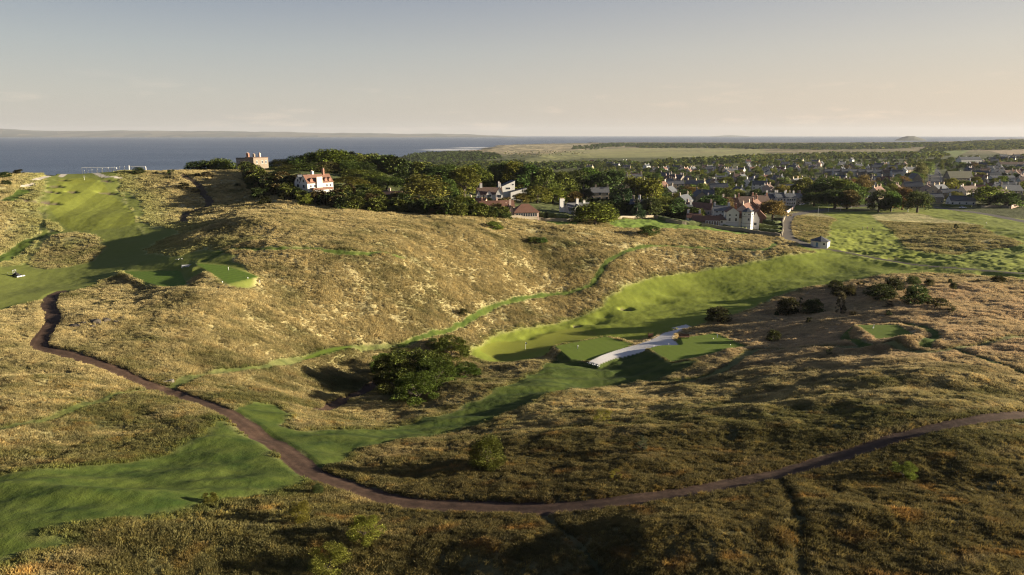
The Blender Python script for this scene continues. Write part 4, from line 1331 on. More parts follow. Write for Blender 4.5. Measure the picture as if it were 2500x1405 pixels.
# ------------------------------------------------------------------ buildings
def wallmat(name, c, var=.12, sc=1.2, rough=.9):
    m, t, b = newmat(name)
    geo = nd(t, 'TexCoord').outputs['Object']
    n_ = mathn(t, 'ADD', mathn(t, 'MULTIPLY', noise(t, geo, sc, 4), .6), mathn(t, 'MULTIPLY', noise(t, geo, sc * 6, 2), .4))
    t.links.new(ramp(t, n_, [(.3, tuple(k * (1 - var) for k in c)), (.7, tuple(min(1, k * (1 + var)) for k in c))]), b.inputs['Base Color'])
    b.inputs['Roughness'].default_value = rough; b.inputs['Specular IOR Level'].default_value = .2
    return m


def roofmat(name, c, row=2.6):
    m, t, b = newmat(name)
    co = nd(t, 'TexCoord').outputs['Object']
    s_ = nd(t, 'SeparateXYZ'); t.links.new(co, s_.inputs[0])
    wv = mathn(t, 'FRACT', mathn(t, 'MULTIPLY', s_.outputs['Z'], row))
    n_ = noise(t, co, .9, 4); n2_ = noise(t, co, 6, 2)
    f = mathn(t, 'ADD', mathn(t, 'MULTIPLY', n_, .55), mathn(t, 'ADD', mathn(t, 'MULTIPLY', n2_, .35), mathn(t, 'MULTIPLY', wv, .14)))
    t.links.new(ramp(t, f, [(.3, tuple(k * .65 for k in c)), (.75, tuple(min(1, k * 1.35) for k in c))]), b.inputs['Base Color'])
    b.inputs['Roughness'].default_value = .75; b.inputs['Specular IOR Level'].default_value = .3
    return m


WM = {'white': wallmat('white_render', (.56, .54, .505), .06), 'cream': wallmat('cream_render', (.66, .58, .46), .08), 'stone': wallmat('grey_stone', (.22, .19, .155), .3, 2.5),
      'pink': wallmat('pink_render', (.52, .38, .31), .1), 'sand': wallmat('sandstone', (.50, .40, .27), .22, 2.0), 'brick': wallmat('red_brick', (.24, .125, .085), .25, 2.2), 'brown': wallmat('brown_stone', (.20, .16, .12), .3, 2.2)}
RM = {'red': roofmat('red_tiles', (.15, .075, .050)), 'slate': roofmat('slate', (.075, .080, .090)), 'brown': roofmat('brown_tiles', (.11, .07, .052)), 'grey': roofmat('grey_slate', (.13, .13, .135)),
      'orange': roofmat('orange_tiles', (.24, .11, .06)), 'green': roofmat('mossy_slate', (.12, .115, .075))}
GLASS, t, b = newmat('window_glass'); b.inputs['Base Color'].default_value = (.03, .035, .045, 1); b.inputs['Roughness'].default_value = .15
FRAME = wallmat('painted_frame', (.7, .68, .64), .05)
DARKP = wallmat('dark_paint', (.05, .05, .055), .1)
WOOD = wallmat('weathered_wood', (.17, .09, .05), .3, 3)
METAL = wallmat('grey_metal', (.45, .45, .46), .08)
RED = wallmat('red_paint', (.4, .05, .03), .08)
WHITE = wallmat('white_paint', (.82, .80, .76), .04)
BLACK = wallmat('black_rubber', (.02, .02, .02), .1)


class MB:
    def __init__(s): s.v, s.f, s.m = [], [], []

    def face(s, *i, m=0): s.f.append(i); s.m.append(m)

    def box(s, x0, x1, y0, y1, z0, z1, m=0, c=0.0):
        k = len(s.v)
        s.v += [(x0, y0, z0), (x1, y0, z0), (x1, y1, z0), (x0, y1, z0), (x0 + c, y0 + c, z1), (x1 - c, y0 + c, z1), (x1 - c, y1 - c, z1), (x0 + c, y1 - c, z1)]
        for q in ((3, 2, 1, 0), (4, 5, 6, 7), (0, 1, 5, 4), (1, 2, 6, 5), (2, 3, 7, 6), (3, 0, 4, 7)): s.face(*[k + i for i in q], m=m)
        return s

    def prism(s, n, x, y, r0, r1, z0, z1, m=0, rot=0.0):
        k = len(s.v)
        for r, z in ((r0, z0), (r1, z1)):
            for i in range(n):
                a = 2 * math.pi * i / n + rot; s.v.append((x + r * math.cos(a), y + r * math.sin(a), z))
        for i in range(n): s.face(k + i, k + (i + 1) % n, k + n + (i + 1) % n, k + n + i, m=m)
        s.face(*[k + n + i for i in range(n)], m=m); s.face(*[k + i for i in reversed(range(n))], m=m)
        return s

    def bar(s, p, q, r, n=6, m=0, r2=None):
        vs, fs = [], []
        limb(vs, fs, p, q, r, r if r2 is None else r2, n)
        k = len(s.v); s.v += vs
        for f in fs: s.face(*[k + i for i in f], m=m)
        s.face(*[k + i for i in reversed(range(n))], m=m); s.face(*[k + n + i for i in range(n)], m=m)
        return s

    def build(s, name, mats, parent=None, loc=None, rz=0.0):
        me = bpy.data.meshes.new(name); me.from_pydata(s.v, [], s.f)
        for m in (mats if isinstance(mats, (list, tuple)) else [mats]): me.materials.append(m)
        me.polygons.foreach_set('material_index', s.m)
        o = bpy.data.objects.new(name, me); COL.objects.link(o)
        if parent: o.parent = parent
        if loc is not None: o.location = loc
        o.rotation_euler = (0, 0, rz)
        return o


def empty(name, loc, rz=0.0):
    o = bpy.data.objects.new(name, None); COL.objects.link(o); o.location = loc; o.rotation_euler = (0, 0, rz); o.empty_display_size = .1
    return o


def window(par, x, y, z, w, h, face, mats=None, name='window'):
    """face: outward direction 'f' (-y) 'b' (+y) 'l' (-x) 'r' (+x)"""
    m = MB(); t_ = .09
    m.box(-w / 2 - .1, w / 2 + .1, -.05, .08, -.12, h + .1, 0)
    if w > .8: 
        m.box(-w / 2, -.03, -.075, -.02, 0, h, 1); m.box(.03, w / 2, -.075, -.02, 0, h, 1)
    else: m.box(-w / 2, w / 2, -.075, -.02, 0, h, 1)
    return m.build(name, mats or [FRAME, GLASS], par, (x, y, z), {'f': 0, 'r': math.pi / 2, 'b': math.pi, 'l': -math.pi / 2}[face])


def wing(par, x0, x1, y0, y1, eave, ridge, wall, roof, axis='x', kind='gable', over=.35, base=-2.5, skew=True, crow=False):
    """walls and roof of one block; axis = direction of the ridge"""
    m = MB(); m.box(x0, x1, y0, y1, base, eave)
    xm, ym = (x0 + x1) / 2, (y0 + y1) / 2
    if kind == 'gable':
        k = len(m.v)
        if axis == 'x':
            for xx in (x0, x1):
                k = len(m.v); m.v += [(xx, y0, eave), (xx, y1, eave), (xx, ym, ridge)]
                m.face(*((k, k + 2, k + 1) if xx == x0 else (k, k + 1, k + 2)))
        else:
            for yy in (y0, y1):
                k = len(m.v); m.v += [(x0, yy, eave), (x1, yy, eave), (xm, yy, ridge)]
                m.face(*((k, k + 1, k + 2) if yy == y0 else (k, k + 2, k + 1)))
    w = m.build('wall', WM[wall] if isinstance(wall, str) else wall, par)
    r = MB(); th = .16; o = over
    if kind == 'gable':
        if axis == 'x':
            sl = (ridge - eave) / (ym - y0)
            for sgn in (-1, 1):
                ye = y0 - o if sgn < 0 else y1 + o; ze = eave - o * sl; k = len(r.v)
                r.v += [(x0 - .2, ye, ze), (x1 + .2, ye, ze), (x1 + .2, ym, ridge), (x0 - .2, ym, ridge)]
                r.v += [(a, b_, c + th + .04) for a, b_, c in r.v[k:k + 4]]
                for q in ((4, 5, 6, 7), (3, 2, 1, 0), (0, 1, 5, 4), (1, 2, 6, 5), (2, 3, 7, 6), (3, 0, 4, 7)):
                    r.face(*[k + i for i in (q if sgn < 0 else q[::-1])])
        else:
            sl = (ridge - eave) / (xm - x0)
            for sgn in (-1, 1):
                xe = x0 - o if sgn < 0 else x1 + o; ze = eave - o * sl; k = len(r.v)
                r.v += [(xe, y1 + .2, ze), (xe, y0 - .2, ze), (xm, y0 - .2, ridge), (xm, y1 + .2, ridge)]
                r.v += [(a, b_, c + th + .04) for a, b_, c in r.v[k:k + 4]]
                for q in ((4, 5, 6, 7), (3, 2, 1, 0), (0, 1, 5, 4), (1, 2, 6, 5), (2, 3, 7, 6), (3, 0, 4, 7)):
                    r.face(*[k + i for i in (q if sgn < 0 else q[::-1])])
    elif kind == 'hip':
        a0, a1, b0, b1 = x0 - o, x1 + o, y0 - o, y1 + o
        if axis == 'x':
            d_ = min((y1 - y0) / 2, (x1 - x0) / 2); p, q = (x0 + d_, ym), (x1 - d_, ym)
        else:
            d_ = min((x1 - x0) / 2, (y1 - y0) / 2); p, q = (xm, y0 + d_), (xm, y1 - d_)
        r.v += [(a0, b0, eave), (a1, b0, eave), (a1, b1, eave), (a0, b1, eave), (p[0], p[1], ridge), (q[0], q[1], ridge)]
        if axis == 'x': F_ = [(0, 1, 5, 4), (1, 2, 5), (2, 3, 4, 5), (3, 0, 4)]
        else: F_ = [(0, 1, 4), (1, 2, 5, 4), (2, 3, 5), (3, 0, 4, 5)]
        for q_ in F_: r.face(*q_)
        r.face(3, 2, 1, 0)
        r.box(a0, a1, b0, b1, eave - .16, eave - .003)
    elif kind == 'flat':
        r.box(x0 - .12, x1 + .12, y0 - .12, y1 + .12, eave + .002, eave + (ridge - eave), 0)
    ro = r.build('roof', RM[roof] if isinstance(roof, str) else roof, par)
    return w, ro


def chimney(par, x, y, z0, z1, w=.9, d=.6, wall='white', pots=2):
    m = MB(); m.box(-w / 2, w / 2, -d / 2, d / 2, z0, z1); m.box(-w / 2 - .07, w / 2 + .07, -d / 2 - .07, d / 2 + .07, z1 + .002, z1 + .16)
    o = m.build('chimney', WM[wall], par, (x, y, 0))
    p = MB()
    for i in range(pots): p.prism(6, (i - (pots - 1) / 2) * w / max(pots, 1) * .9, 0, .14, .11, z1 + .165, z1 + .62)
    p.build('chimney_pot', WM['pink'], o)
    return o


def site(u, v, dmax=30000, d=None):
    if d is None: x, y, z = hit(u, v, 20, dmax)
    else:
        x, y, z = pd(u, v, d); z = gh(x, y)
    return x, y, z


HOUSES = []


def reg(x, y, r): HOUSES.append((x, y, r))


def root(name, u, v, yaw, label, cat='house', group=None, d=None, rad=10, dz=0.0):
    x, y, z = site(u, v, d=d)
    e = empty(name, (x, y, z + dz), R(yaw)); tag(e, label, cat, group); reg(x, y, rad)
    return e


def wrow(par, xs, y, z, w, h, face): 
    for x in xs: window(par, x, y, z, w, h, face)


# stone mansion on the skyline
e = root('stone_mansion', 612, 412, -32, 'flat roofed stone mansion with tall chimneys on the hilltop skyline', 'mansion', d=438, rad=16)
e.scale = (.9, .9, .9)
wing(e, -8.5, 4.5, -5, 6, 8.3, 8.9, 'stone', 'slate', kind='flat'); wing(e, 4.6, 13, -7.2, 5, 8.9, 9.5, 'brown', 'brown', kind='flat')
for x in (-6.6, -4.9): 
    window(e, x, -5.01, 5.1, 1.1, 2, 'f'); window(e, x, -5.01, 1.2, 1.1, 2.2, 'f')
window(e, 1.2, -5.01, 5.2, 1, 1.8, 'f'); window(e, 2.9, -5.01, 1.2, 1, 2.0, 'f')
for y in (-4.5, 0, 3): window(e, 13.01, y, 5.3, 1.1, 1.8, 'r')
window(e, 8, -7.21, 4.8, 1.2, 2.4, 'f')
chimney(e, -1.9, 0, 8.9, 11.8, 2.2, 1.1, 'brick', 4); chimney(e, 3.4, 1, 8.9, 11.2, 1.5, 1.1, 'brown', 3); chimney(e, 10.7, 0, 9.5, 12, 1.3, 1, 'pink', 3)

# white house with twin gables and red roof
e = root('gabled_house', 768, 472, -42, 'big white house with twin front gables, red tiled roof and tall red chimneys', rad=15)
e.scale = (.88, .88, .88)
wing(e, -1, 6.4, -8, 8, 6.2, 10.2, 'white', 'red', 'y'); wing(e, -8.2, -1.02, -7, 4, 6.2, 9.9, 'white', 'slate', 'y'); wing(e, 6.42, 9, -6, 6, 2.3, 3.5, 'white', 'red', 'x', 'flat')
for x, y_ in ((2.7, -8.01), (-4.6, -7.01)):
    window(e, x, y_, 6.4, 1.3, 1.5, 'f'); window(e, x, y_, 3.5, 1.8, 1.5, 'f'); window(e, x, y_, .6, 2, 1.8, 'f')
for y_ in (-6, -3.6, 4, 6.2): window(e, 6.41, y_, 3.7, 1.0, 1.3, 'r')
for y_ in (-4, 1, 4.4): window(e, 9.01, y_, .6, 1.0, 1.2, 'r')
dm = MB(); dm.box(-.8, .8, -1.2, .8, 0, 1.3); dm.v += [(-.9, -1.3, 1.3), (.9, -1.3, 1.3), (0, -1.3, 2.1), (-.9, 1.2, 1.3), (.9, 1.2, 1.3), (0, 1.2, 2.1)]; k = len(dm.v) - 6
for q in ((0, 1, 2), (4, 3, 5), (1, 4, 5, 2), (3, 0, 2, 5)): dm.face(*[k + i for i in q], m=1)
for y_ in (-5.4, 3.6, 6.2): dm.build('dormer', [WM['red'] if 0 else WM['brick'], RM['red']], e, (5.2, y_, 6.6), math.pi / 2)
for y_ in (-4.5, -2): dm.build('dormer', [WM['white'], RM['slate']], e, (-6.8, y_, 6.6), -math.pi / 2)
st_ = MB(); st_.box(6.42, 7.2, -2.6, .8, -1, 9.2); st_.build('chimney_breast', WM['cream'], e)
chimney(e, -4.6, 2, 9, 11.6, 1.6, .9, 'white', 3); chimney(e, -1.0, 0, 8.2, 11.6, 1.3, 1.1, 'white', 2); chimney(e, 2.7, 4.4, 9.4, 13.0, 1.4, .9, 'brick', 4)

# white two gabled house
e = root('two_gabled_house', 1195, 497, 8, 'white two storey house with a tall gable, white chimneys and brown roof', rad=12)
wing(e, -6.8, 6.8, -3.5, 4, 5.4, 8.6, 'white', 'brown', 'x'); wing(e, 3.0, 6.9, -4.6, -3.52, 5.5, 9.2, 'white', 'brown', 'y'); wing(e, -2.2, .9, -4.2, -3.52, 5.2, 7.6, 'white', 'red', 'y'); wing(e, -7.6, -5.2, -5.4, -3.52, 4.6, 7.6, 'white', 'brown', 'y')
for x, y_ in ((4.9, -4.61), (-.6, -4.21)):
    window(e, x, y_, 3.5, 2, 1.5, 'f'); window(e, x, y_, .6, 2.2, 1.6, 'f')
window(e, -3.6, -3.51, 3.4, 1, 1.4, 'f'); window(e, -6.4, -5.41, 3.2, .9, 1.3, 'f'); window(e, -4, -3.51, .7, 1.2, 1.5, 'f')
chimney(e, -4.6, .3, 7.5, 10.6, 1.4, .9, 'white', 3); chimney(e, 5.6, .3, 7.5, 10.6, 1.5, .9, 'white', 3)

# modern white house with sloping roofs
e = root('modern_house', 1243, 462, 14, 'modern white house with a long sloping dark roof and small square windows', d=418, rad=17, dz=3.0)


def mono(par, x0, x1, y0, y1, za, zb, wall, roof):
    m = MB(); m.v += [(x0, y0, -6), (x1, y0, -6), (x1, y1, -6), (x0, y1, -6), (x0, y0, za), (x1, y0, zb), (x1, y1, zb), (x0, y1, za)]
    for q in ((3, 2, 1, 0), (0, 1, 5, 4), (1, 2, 6, 5), (2, 3, 7, 6), (3, 0, 4, 7)): m.face(*q)
    m.build('wall', WM[wall], par)
    m = MB(); o = .25; m.v += [(x0 - o, y0 + .12, za), (x1 + o, y0 + .12, zb), (x1 + o, y1 + o, zb), (x0 - o, y1 + o, za)]; m.v += [(a, b_, c + .2) for a, b_, c in m.v]
    for q in ((4, 5, 6, 7), (3, 2, 1, 0), (0, 1, 5, 4), (1, 2, 6, 5), (2, 3, 7, 6), (3, 0, 4, 7)): m.face(*q)
    m.build('roof', RM[roof], par)


mono(e, -9, 2.6, -4, 3.5, 3.4, 8.2, 'white', 'slate'); mono(e, -1, 9, -8, -4.3, 1.6, 4.0, 'white', 'slate')
window(e, -1.6, -4.01, 3.2, 2.6, 1.1, 'f'); window(e, 1.4, -4.01, 5.6, .9, .8, 'f'); chimney(e, -6.5, 0, 3.6, 7.4, .9, .7, 'white', 1)

# red hipped pavilion
e = root('hipped_bungalow', 1282, 531, 10, 'low house with a big red hipped roof and a long band of windows', rad=10)
wing(e, -6, 6, -4, 4.5, 2.9, 6.6, 'pink', 'red', 'x', 'hip', .5)
for i in range(9): window(e, -4.6 + i * 1.15, -4.01, .9, .8, 1.5, 'f')
window(e, 6.01, -2, .9, 1.2, 1.5, 'r'); window(e, 6.01, 1.5, .9, 1.2, 1.5, 'r')
wing(e, -8.6, -6.02, -3, 6, 3, 5.8, 'pink', 'brown', 'y'); chimney(e, -7.4, .5, 4.6, 8.3, 1, .8, 'pink', 2); chimney(e, -9.0, 2.5, 1, 6.6, .9, .8, 'brick', 2)
for u, v, d, yw, wl, rf, lb in [(1165, 522, 348, -20, 'pink', 'orange', 'low house with an orange-red roof behind the small tree at the crest'), (1195, 527, 336, 5, 'brick', 'red', 'low brick outbuilding with a red roof at the crest edge'),
                            (1230, 522, 350, 12, 'pink', 'red', 'small red roofed house between the outbuilding and red hipped roof')]:
    e = root('cottage', u, v, yw, lb, 'cottage', d=d, rad=8)
    wing(e, -5, 5, -3, 3, 2.6, 5.2, wl, rf, 'x'); window(e, -2, -3.01, .9, 1.2, 1.2, 'f'); window(e, 2, -3.01, .9, 1.2, 1.2, 'f'); chimney(e, -3.6, 0, 4.5, 6.4, .9, .7, wl, 2)
# solar roofs
e = root('solar_bungalow', 958, 492, -8, 'low bungalow whose brown roof carries dark solar panels', 'bungalow', d=352, rad=12)
wing(e, -7.5, 5, -3, 5, 2.6, 5.4, 'sand', 'brown', 'x'); wing(e, 1, 8, -8, -3.02, 2.4, 4.6, 'sand', 'brown', 'x'); chimney(e, -1.5, 1, 5, 6.8, .8, .7, 'pink', 2)
sp_ = MB()
for x0 in (-1.6, .2, 2.0): sp_.box(x0, x0 + 1.6, 0, 1.9, 0, .06)
pn = sp_.build('solar_panel', GLASS, e, (.6, -2.6, 3.12)); pn.rotation_euler = (math.atan2(2.8, 4), 0, 0)
pn = sp_.build('solar_panel', GLASS, e, (3.4, -7.7, 2.86)); pn.rotation_euler = (math.atan2(2.2, 2.5), 0, 0)
wrow(e, (-6, -3), -3.01, .9, 1.4, 1.2, 'f')
# white chimneys and grey roof
e = root('slate_house', 1418, 508, 16, 'grey slate roofed house with thick white chimneys half behind garden trees', d=372, rad=11)
wing(e, -8, 5, -3, 4, 3.2, 6.4, 'white', 'grey', 'x'); wing(e, -6, -2, -5.5, -3.02, 3.4, 6.2, 'white', 'slate', 'y')
chimney(e, -11, 0, 0, 8.8, 2.6, 1.2, 'white', 4); chimney(e, -3, -2, 5, 8.8, 1.3, 1, 'white', 2); chimney(e, 2, .5, 5, 7.4, 1.2, .9, 'white', 2); window(e, -4, -5.51, 1, 1.2, 1.4, 'f')
# stone gables
e = root('sandstone_villa', 1563, 502, -16, 'sandstone villa with two pointed gables and slate roofs', 'villa', d=405, rad=11)
wing(e, -6, 6, -2.5, 5, 5.4, 8.2, 'sand', 'slate', 'x'); wing(e, 2.2, 6.2, -5, -2.52, 5.6, 10, 'sand', 'slate', 'y'); wing(e, -3, .8, -4.4, -2.52, 5.4, 9.4, 'sand', 'slate', 'y')
for x, y_ in ((4.2, -5.01), (-1.1, -4.41)):
    window(e, x, y_, 4, .9, 1.6, 'f'); window(e, x, y_, 1, 1.8, 1.6, 'f')
window(e, 6.21, -3.6, 1.2, 1, 1.4, 'r'); chimney(e, -.8, 2, 7.6, 10.6, 1.2, .9, 'white', 3); chimney(e, -4.5, 2, 7.6, 10.2, 1.2, .9, 'stone', 3)

# the tower house by the lawn: each building its own thing
e = root('tower_house', 1788, 553, -6, 'white house with an octagonal tower, slate tower cap and square windowed block', rad=14)
wing(e, -4.2, 2.6, -3, 3.5, 8.2, 10.6, 'white', 'red', 'y', 'gable', .3)
for x in (-2.4, 1): window(e, x, -3.01, 3.2, 1.0, 1.7, 'f'); window(e, x, -3.01, 6.1, .8, .9, 'f')
for z in (2.2, .4): 
    bnd = MB(); bnd.box(-4.24, 2.64, -3.05, -2.98, z, z + .12); bnd.build('string_course', DARKP, e)
tw = MB(); tw.prism(8, 7, -3.5, 3.2, 3.1, -3, 8.6, 0, R(22.5)); tw.build('tower', WM['white'], e)
for z in (.6, 2.4, 6.0):
    rg_ = MB(); rg_.prism(8, 7, -3.5, 3.235, 3.235, z, z + .13, 0, R(22.5)); rg_.build('string_course', DARKP, e)
tr_ = MB(); tr_.prism(8, 7, -3.5, 3.6, .05, 8.6, 10.9, 0, R(22.5)); tr_.build('tower_roof', RM['slate'], e)
for a in (-90, -45, -135):
    mm = window(e, 7 + 2.92 * math.cos(R(a)), -3.5 + 2.92 * math.sin(R(a)), 7.1, .8, .6, 'f'); mm.rotation_euler = (0, 0, R(a + 90))
mm = window(e, 7, -6.45, 4.0, .9, 1.3, 'f')
wing(e, 2.62, 4.2, -2.4, 3, 5.2, 8.4, 'cream', 'red', 'x'); wing(e, -9.6, -4.22, -3.4, 3, 3.9, 7.0, 'white', 'brown', 'x', 'hip'); window(e, -6.6, -3.41, 2.2, 1, 1.2, 'f')
chimney(e, 1.5, 2.4, 8.6, 12.2, 1, .8, 'brick', 2); wing(e, 9.6, 14, -1.5, 6, 4.2, 8.6, 'white', 'red', 'y'); window(e, 11.8, -1.51, 1, 1.4, 1.4, 'f')
e = root('veranda_wing', 1730, 551, -6, 'long low red roofed wing with white veranda posts joining the tower house', 'veranda', rad=9)
wing(e, -9, 5.5, -2, 3.5, 2.9, 5.3, 'brown', 'red', 'x')
for i in range(6):
    p_ = MB(); p_.box(-.14, .14, -.14, .14, -1, 2.7); p_.build('post', WHITE, e, (-2 + i * 1.4, -2.25, 0))
p_ = MB(); p_.box(-2.2, 5.2, -2.42, -2.12, 2.72, 2.9); p_.build('beam', WHITE, e)
for u, v, yw, sz, wl, rf, lb in [
 (1760, 533, -6, (5, 4, 5, 7.6), 'white', 'grey', 'white house with a pale grey roof left behind the tower house'),
 (1818, 535, 58, (8, 4.5, 5.5, 9.4), 'pink', 'red', 'steep red roofed house directly behind the octagonal tower'),
 (1840, 528, 62, (9, 4.5, 6, 10.2), 'brick', 'red', 'tall brick and red tile house right of the tower with a lit gable'),
 (1850, 545, 74, (6, 4, 4.2, 8), 'brick', 'red', 'red tiled house beside the garden hedges right of the tower'),
 (1822, 514, 4, (7, 5, 5.5, 9.6), 'brick', 'brown', 'broad brown roofed house behind the tower group'),
 (1852, 512, 8, (6, 5, 6, 9.8), 'brick', 'brown', 'dark brick house between tower group and white terrace'),
 (1705, 524, -20, (8, 4, 4, 7.4), 'pink', 'red', 'house with pink dormers and a red roof in the gardens left of the tower'),
 (1672, 527, 6, (4, 3.5, 4, 6.8), 'white', 'slate', 'small white gabled cottage below the pink dormered house'),
 (1693, 541, -10, (4, 3.5, 2.5, 4.6), 'white', 'red', 'little red roofed lodge by the hedge left of the veranda'),
 (1778, 505, -25, (5, 4, 4, 6.8), 'cream', 'orange', 'small cream house with a bright orange roof behind the pine'),
]:
    L, D_, ev, rdg = sz
    e = root('house', u, v, yw, lb, group='red roofed houses round the tower', rad=8)
    wing(e, -L, L, -D_, D_, ev, rdg, wl, rf, 'x')
    for x in np.linspace(-L + 1.6, L - 1.6, 3):
        window(e, x, -D_ - .01, 1, 1, 1.4, 'f')
        if ev > 4.5: window(e, x, -D_ - .01, 3.8, 1, 1.3, 'f')
    window(e, -L - .01, 0, ev * .6, 1, 1.4, 'l'); window(e, L + .01, 0, ev * .6, 1, 1.4, 'r')
    chimney(e, -L + .8, 0, rdg - .8, rdg + 1.8, 1.2, .8, wl, 3); chimney(e, L - .8, 0, rdg - .8, rdg + 1.8, 1.2, .8, wl, 3)


def std(name, u, v, yw, L, D_, ev, rdg, wl, rf, lb, cat='house', d=None, nwin=4, kind='gable', ch=2, group=None, cw=None):
    e = root(name, u, v, yw, lb, cat, group, d, rad=max(L, D_) + 2)
    wing(e, -L, L, -D_, D_, ev, rdg, wl, rf, 'x', kind)
    fl = 1 if ev < 4.2 else 2
    for x in np.linspace(-L + 1.5, L - 1.5, nwin):
        for f_ in range(fl): window(e, x, -D_ - .01, .9 + 2.8 * f_, 1.1, 1.4, 'f')
    for f_ in range(fl): window(e, -L - .01, 0, .9 + 2.8 * f_, 1.1, 1.4, 'l'); window(e, L + .01, 0, .9 + 2.8 * f_, 1.1, 1.4, 'r')
    for i in range(ch): chimney(e, (-L + .7) + i * (2 * L - 1.4) / max(ch - 1, 1), 0, rdg - 1, rdg + 1.7, 1.2, .8, cw or wl, 3)
    return e


T = 'white terraced houses facing the green'
std('terraced_house', 1882, 500, 8, 5, 4.5, 5.6, 9, 'white', 'slate', 'left house of the white slate roofed terrace above the chestnut', group=T)
std('terraced_house', 1903, 501, 8, 5, 4.5, 6, 9.4, 'white', 'slate', 'middle house of the white slate roofed terrace above the chestnut', group=T)
std('terraced_house', 1924, 501, 8, 4.2, 4, 6, 9, 'white', 'slate', 'right end house of the white slate roofed terrace', group=T)
std('stone_house', 1938, 499, 10, 5, 4, 5, 8.4, 'stone', 'grey', 'grey stone house right of the white terrace')
std('brick_house', 1960, 495, -12, 5, 4, 3.4, 7, 'brick', 'red', 'small red brick house left of the wood by the green')
std('cottage', 2100, 503, -4, 8.5, 3.5, 3, 6.4, 'white', 'brown', 'long white cottage with a brown roof and one white chimney by the green', 'cottage', nwin=4, ch=1)
e = std('road_cottage', 2344, 501, -5, 9, 3.5, 3.6, 7, 'white', 'slate', 'long white cottage with a dark slate roof beside the road', 'cottage', nwin=4, ch=1)
chimney(e, 8.3, 0, 5, 9, 1.2, 1, 'white', 2)
std('kiosk', 2197, 493, 10, 3, 2.2, 3, 4.4, 'white', 'grey', 'small white kiosk between the green-side trees', 'kiosk', nwin=2, ch=0)
std('white_villa', 2108, 462, -6, 11, 6, 6.4, 9.4, 'white', 'slate', 'large white villa with a low slate roof behind the green-side trees', 'villa', d=650, nwin=6, kind='hip')
std('gabled_row', 2140, 470, 48, 11, 5, 5.6, 10, 'sand', 'red', 'sandy gabled house with a brown-red roof above the green-side trees', d=600, nwin=5, ch=3)
std('long_shed', 2095, 478, 0, 9, 4, 3.4, 6, 'stone', 'slate', 'low stone hall with a dark blue roof behind the green cottage', 'hall', d=560, ch=0)
std('gabled_house', 2288, 482, 36, 10, 5, 6, 10, 'sand', 'slate', 'sandy gabled house at the near corner of the wide street', d=620, nwin=5, ch=3)
std('corner_house', 2262, 478, 52, 9, 5, 6, 9.5, 'pink', 'brown', 'pink walled house with a brown roof at the end of the wide street', d=640, nwin=5, ch=3)
std('slate_cottage', 2278, 490, -5, 6, 4, 4.6, 7.4, 'stone', 'slate', 'blue slate roofed cottage right of the mast and dark round tree', d=545, nwin=3)
std('stone_row', 2312, 487, -4, 7, 4, 5, 8, 'brown', 'slate', 'low stone row house with dark roof and lit gable left of the road cottage', d=590, nwin=4)
std('house', 2362, 474, 20, 8, 5, 5, 9.6, 'cream', 'brown', 'cream gabled house with white barge boards behind the road cottage', d=600, nwin=4)
std('house', 2385, 471, -10, 6, 4.5, 5, 8.4, 'white', 'red', 'white house with a red roof between widest tree and cream gable', d=640, nwin=3)
std('house', 2440, 480, 15, 6, 4.5, 5, 8.8, 'cream', 'brown', 'cream house with a white gable over the widest roadside tree', d=560, nwin=3)
std('house', 2478, 488, -30, 6, 4.5, 4.6, 8, 'pink', 'red', 'pink walled house with red roof near the right edge by the road', d=510, nwin=3)
std('church', 2338, 443, 4, 15, 6.5, 6, 13.5, 'stone', 'green', 'large dark church like hall with a lit pointed gable east of the street', 'church', d=840, nwin=7, ch=0)
std('chapel', 2232, 440, 74, 12, 5, 7, 13, 'stone', 'slate', 'tall stone chapel with steep slate roof at the left side of the street', 'chapel', d=800, nwin=5, ch=0)
std('white_house', 1648, 440, 6, 8, 4, 5, 9, 'white', 'red', 'white house with a red-brown roof and two white chimneys above the gardens', d=840, nwin=6)
std('apartment_block', 2366, 388, 6, 24, 8, 9, 15, 'white', 'slate', 'big pale grey block with many gables at the far end of the village', 'apartment block', d=1500, nwin=10, ch=4)
std('apartment_block', 2468, 398, -3, 22, 7, 7, 11, 'cream', 'brown', 'long pale building with a dark roof below the stubble field', 'apartment block', d=1250, nwin=10, ch=3)
std('barn', 2445, 434, -4, 14, 5, 4, 6.4, 'white', 'grey', 'long white shed with a pale grey roof near the right edge', 'shed', d=860, nwin=6, ch=0)
# long slate terrace
LT = 'houses of the long slate terrace'
for i in range(9):
    u = 2025 + i * 20.5
    std('terraced_house', u, 424, -3, 8.2, 5, 6.4, 10.4, ['stone', 'white', 'stone', 'cream', 'stone', 'stone', 'white', 'stone', 'white'][i], ['slate', 'slate', 'slate', 'grey', 'slate', 'grey', 'slate', 'brown', 'slate'][i],
        '%s house from the left in the long slate terrace across mid village' % ['first', 'second', 'third', 'fourth', 'fifth', 'sixth', 'seventh', 'eighth', 'ninth'][i], d=1060 - i * 8, nwin=3, ch=2, group=LT)

# white octagonal hut beside the road
e = root('starter_hut', 2002, 601, 0, 'white octagonal hut with a dark slate roof beside the gravel track', 'hut', rad=6)
h_ = MB(); h_.prism(8, 0, 0, 4.3, 4.3, -.8, 2.7, 0, R(22.5)); h_.build('wall', WM['white'], e)
h_ = MB(); h_.prism(8, 0, 0, 4.9, .6, 2.7, 4.5, 0, R(22.5)); h_.prism(8, 0, 0, .7, .1, 4.5, 4.9, 0, R(22.5)); h_.build('roof', RM['slate'], e)
d_ = MB(); d_.box(-.5, .5, -.06, .06, 0, 2.05); o_ = d_.build('door', wallmat('blue_door', (.12, .20, .30), .05), e, (-2.83, -2.83, .1), R(-45))
mm = window(e, 0, -3.98, 1.0, 1.0, 1.0, 'f')

